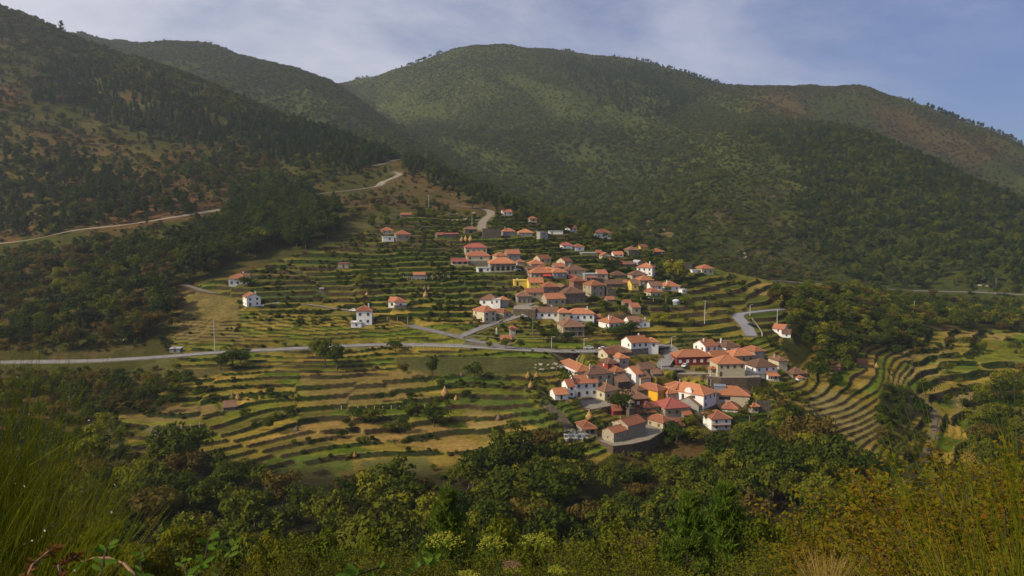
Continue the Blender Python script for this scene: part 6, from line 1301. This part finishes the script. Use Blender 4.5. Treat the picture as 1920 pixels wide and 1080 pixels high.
# broom: fans of thin green switches
def broom(seed, nst, hgt, wid, lean=(0, 0), side=4, rad=.0022):
    r = np.random.default_rng(seed); V = []; Fq = []; nb = 0; seg = 6; tips = []
    def switch(p, d, L, rad, droop):
        nonlocal nb
        pts = []; q = p.copy(); dd = d / np.linalg.norm(d)
        for i in range(seg + 1):
            pts.append(q.copy()); q = q + dd * L / seg; dd = dd + np.array([lean[0] * .12, lean[1] * .12, -droop]) + r.normal(size=3) * .02; dd /= np.linalg.norm(dd)
        a = np.cross(dd, [0.3, 1, .2]); a /= np.linalg.norm(a); c = np.cross(dd, a)
        for i, q in enumerate(pts):
            rr = rad * (1.2 - i / seg)
            for k in range(3): V.append(q + (a * cos(2.09 * k) + c * sin(2.09 * k)) * rr)
        for i in range(seg):
            for k in range(3): k2 = (k + 1) % 3; Fq.append((nb + i*3 + k, nb + i*3 + k2, nb + i*3 + 3 + k2, nb + i*3 + 3 + k))
        nb += 3 * (seg + 1); tips.append(pts[-2]); return pts
    for k in range(nst):
        a = r.random() * 6.28; sp = r.random() ** .7; base = np.array([cos(a) * sp * wid * .18, sin(a) * sp * wid * .18, 0]); d = np.array([cos(a) * sp * wid * .5 / hgt + lean[0] * .4, sin(a) * sp * wid * .5 / hgt + lean[1] * .4, 1.0]); L = hgt * r.uniform(.65, 1.08)
        pts = switch(base, d, L, rad * 1.3, .02)
        for q in range(side):
            i = r.integers(1, seg); dd = pts[min(i+1, seg)] - pts[i]; dd = dd / np.linalg.norm(dd) + r.normal(size=3) * .22; switch(pts[i], dd, L * r.uniform(.25, .45), rad * .8, .01)
    return np.array(V), np.array(Fq), np.array(tips)
def put_broom(px, d, pytop, seed, nst, wid, label, lean=(0, 0), fl=.06, side=4, rad=.0022, group=None):
    X, Y, Z = near(px, d); s, e_ = pixdir(px, pytop); hh_ = float(e_) * d - Z; V, Fq, tips = broom(seed, nst, hh_, wid, lean, side, rad); e = empty('broom_shrub', (X, Y, Z - .05)); tag(e, label, 'broom bush', group)
    link('switches', npmesh('switches', V, Fq, [L_STEM]), e); r = np.random.default_rng(seed); t_ = tips[r.random(len(tips)) < fl]
    if len(t_): VV, FF = quads_at(t_, r.normal(size=t_.shape), .007, r); link('flowers', npmesh('flowers', VV, FF, [M_FLW]), e)
put_broom(-70, 4.2, 730, 501, 480, 1.05, 'tall dense green broom bush filling the left edge', (.04, 0), .05)
put_broom(55, 5.0, 850, 502, 300, 1.0, 'broom bush leaning right beside the tall one on the left edge', (.12, 0), .04)
put_broom(-40, 3.4, 930, 503, 260, 1.0, 'low broom bush with white specks at the bottom left corner', (.2, 0), .10)
put_broom(1900, 4.6, 745, 504, 90, 1.3, 'sparse tall broom with long bare switches at the right edge', (-.15, 0), .0, 3, .0026)
put_broom(1850, 4.0, 960, 505, 60, 1.9, 'thin arching broom switches over the lower right thicket', (-.6, 0), .0, 2, .0026)
# flowering umbels
def umbel(px, d, py, sc_, label, dry=False):
    X, Y, _ = near(px, d); s, e_ = pixdir(px, py); zt = float(e_) * d; zg = float(height(X, d)); e = empty('umbel_flower', (X, Y, zg)); tag(e, label, 'wild flower'); H_ = zt - zg; b = MB(); r = np.random.default_rng(px); lx = r.normal() * .06
    b.tube([(0,0,-.1),(lx*.3,0,H_*.5),(lx,0,H_*.85),(0,0,H_)], [.008,.006,.0045,.003], 5); Cc = []
    heads = [((0,0,H_), 1.0)]; 
    for q in range(2 if not dry else 0): zz = H_ - .10*sc_*(q+1) - .05; xx = (-1)**q*.09*sc_; b.tube([(0,0,zz-.12),(xx*.6,0,zz-.06),(xx,0,zz+.01)], .0025, 4); heads.append(((xx,0,zz+.01), .55))
    for (hx, hy, hz_), k in heads:
        for q in range(15):
            a = q * 2.4; rr = .075 * sc_ * k * math.sqrt((q + .5) / 15); tip = Vector((hx + cos(a)*rr, hy + sin(a)*rr, hz_ + .035*sc_*k*(1 - .4*q/15))); b.tube([(hx,hy,hz_), tip], .0012, 3); c = r.normal(size=(26, 3)) * np.array([.010,.010,.004]) * sc_ * k + np.array(tip); Cc.append(c)
    Cc = np.concatenate(Cc); VV, FF = quads_at(Cc, np.tile([0,0,1.], (len(Cc),1)), .0042*sc_, r); link('stalk', b.mesh('stalk', [M_CANE if dry else L_SPRIG]), e); link('florets', npmesh('florets', VV, FF, [M_CANE if dry else L_UMB]), e)
umbel(838, 4.0, 1025, 1.35, 'yellow green umbel flower, leftmost and widest of three at the bottom'); umbel(926, 4.2, 1025, 1.1, 'yellow green umbel flower, middle one of three at the bottom'); umbel(1006, 4.0, 1022, 1.1, 'tall yellow green umbel with a smaller head below, right of three'); umbel(958, 4.1, 1064, .7, 'dried brown umbel between the yellow green ones', True)
# leafy sprigs and bramble
def leafshape(b, p, d, up, L, mi=0):
    d = Vector(d).normalized(); sidev = d.cross(Vector(up)).normalized(); p = Vector(p); prof = [0,.22,.30,.24,.36,.28,.36,.24,.20,0]; n = len(prof); A = []; B_ = []; M_ = []
    for i, w_ in enumerate(prof): c = p + d * L * i / (n-1) - Vector(up) * L * .12 * (i/(n-1))**2; A.append(c + sidev * L * w_ * .5 + Vector(up)*L*w_*.12); B_.append(c - sidev * L * w_ * .5 + Vector(up)*L*w_*.12); M_.append(c)
    base = len(b.v); b.v += [tuple(q) for q in A + M_ + B_]
    for i in range(n-1): b.f.append([base+i, base+i+1, base+n+i+1, base+n+i]); b.m.append(mi); b.f.append([base+n+i, base+n+i+1, base+2*n+i+1, base+2*n+i]); b.m.append(mi)
def sprig(pts, d, nl, L, label, seed, leafm, name='leafy_sprig', cat='wild plant', rad=.004, cane=None, ratio=1.0):
    r = random.Random(seed); W_ = []
    for k, (px, py) in enumerate(pts): s, e_ = pixdir(px, py); dd = d + .12 * k; W_.append(Vector((float(s)*dd, dd, float(e_)*dd)))
    g = float(height(W_[0].x, W_[0].y)); e = empty(name, (W_[0].x, W_[0].y, g)); o = Vector(e.location); tag(e, label, cat); P = [Vector((0,0,-.05))] + [p - o for p in W_]; b = MB(); b.tube(P, [rad]*2 + [rad*(1-.7*i/len(P)) for i in range(len(P)-2)], 5); link('stem', b.mesh('stem', [cane or M_TWIG]), e); b = MB()
    for k in range(nl):
        i = r.randrange(1, len(P)-1) if ratio == 1 else len(P)-2; f = r.random(); p = P[i].lerp(P[i+1], f); dv = Vector((r.uniform(-1,1), r.uniform(-.6,.3), r.uniform(-.1,.7))); leafshape(b, p, dv, Vector((r.uniform(-.4,.4), -.7, .7)).normalized(), L * r.uniform(.7,1.15))
    link('leaves', b.mesh('leaves', [leafm], False), e)
sprig([(372,1075),(384,1045),(392,1010),(396,1004)], 3.2, 11, .06, 'oak sprig with lobed leaves, pale ones on top, at the bottom left', 1, L_SPRIG); sprig([(405,1085),(425,1050),(440,1016)], 3.0, 10, .055, 'twig with lobed leaves right of the pale topped sprig', 2, L_SPRIG)
sprig([(188,1078),(196,1040),(207,1015)], 2.8, 7, .05, 'small green sprig left of the arching cane', 3, L_SPRIG); sprig([(352,1090),(345,1062),(350,1048)], 3.0, 9, .055, 'low leafy sprig at the bottom edge beside the oak sprig', 4, L_SPRIG); sprig([(268,1088),(262,1055),(272,1028)], 2.9, 6, .05, 'sprig with long leaves right of the arching cane', 5, L_SPRIG)
sprig([(258,1100),(250,1076),(232,1056),(205,1046),(175,1046),(152,1053)], 2.7, 5, .06, 'reddish brown bramble cane arching over the bottom left', 6, L_SPRIG, 'bramble', 'bramble', .006, M_CANE)
sprig([(760,1090),(790,1060),(812,1050),(828,1050)], 3.6, 16, .07, 'spray of long green leaves under the widest umbel', 7, L_SPRIG); sprig([(640,1090),(690,1070),(720,1062)], 3.4, 9, .07, 'low leafy spray at the bottom left of the umbels', 8, L_SPRIG)
sprig([(40,1100),(60,1060),(90,1035),(110,1030)], 2.6, 60, .035, 'russet leaved bramble clump in the bottom left corner', 9, L_RED, 'bramble', 'bramble', .005, M_CANE); sprig([(120,1100),(110,1060),(140,1045),(150,1040)], 2.7, 50, .03, 'dark red bramble clump right of the russet one', 10, L_RED, 'bramble', 'bramble', .005, M_CANE)
# dry grass tuft and turf on the near slope
V, Fq, tp_ = broom(600, 260, .5, .8, (.1, 0), 1, .0022); X, Y, Z = near(1530, 8.5); zt = float(pixdir(1530, 1035)[1]) * 8.5; o = link('grass_tuft', npmesh('grass_tuft', V, Fq, [M_STRAWG]), None, (X, Y, zt - .55)); tag(o, 'tuft of dry yellow grass at the left foot of the autumn oak thicket', 'grass tuft'); 
V, Fq, tp_ = broom(601, 60, .22, .5, (.1, 0), 0, .0016); TG = npmesh('tuft', V, Fq, [L_STEM]); vs = []; fs = []; r = np.random.default_rng(77); base = np.array(V); nv = 0
for k in range(420):
    yy = 1.5 + 16 * r.random() ** 1.2; xx = (r.random() - .5) * 1.7 * (yy + 3); a = r.random() * 6.28; s_ = r.uniform(.8, 2.2); q = base * s_; q = np.stack([q[:, 0]*cos(a)-q[:, 1]*sin(a)+xx, q[:, 0]*sin(a)+q[:, 1]*cos(a)+yy, q[:, 2] + float(height(xx, yy))-.03], 1); vs.append(q); fs.append(Fq + nv); nv += len(q)
o = link('grass', npmesh('grass', np.concatenate(vs), np.concatenate(fs), [L_STEM])); tag(o, 'rough grass covering the near slope', 'grass', None, 'stuff')
# ------------------------------------------------------------------ haze
b = MB(); b.box(-4200, 4200, -60, 3600, -180, 560); hz = link('haze', b.mesh('haze', [])); m, t = mat('haze_air'); o = N(t, 'ShaderNodeOutputMaterial'); v = N(t, 'ShaderNodeVolumePrincipled')
v.inputs['Color'].default_value = (0.78, 0.88, 1.0, 1); v.inputs['Density'].default_value = 0.000095; v.inputs['Anisotropy'].default_value = 0.35; t.links.new(v.outputs[0], o.inputs['Volume'])
hz.data.materials.append(m); tag(hz, 'pale blue haze filling the valley air', 'haze', None, 'stuff')
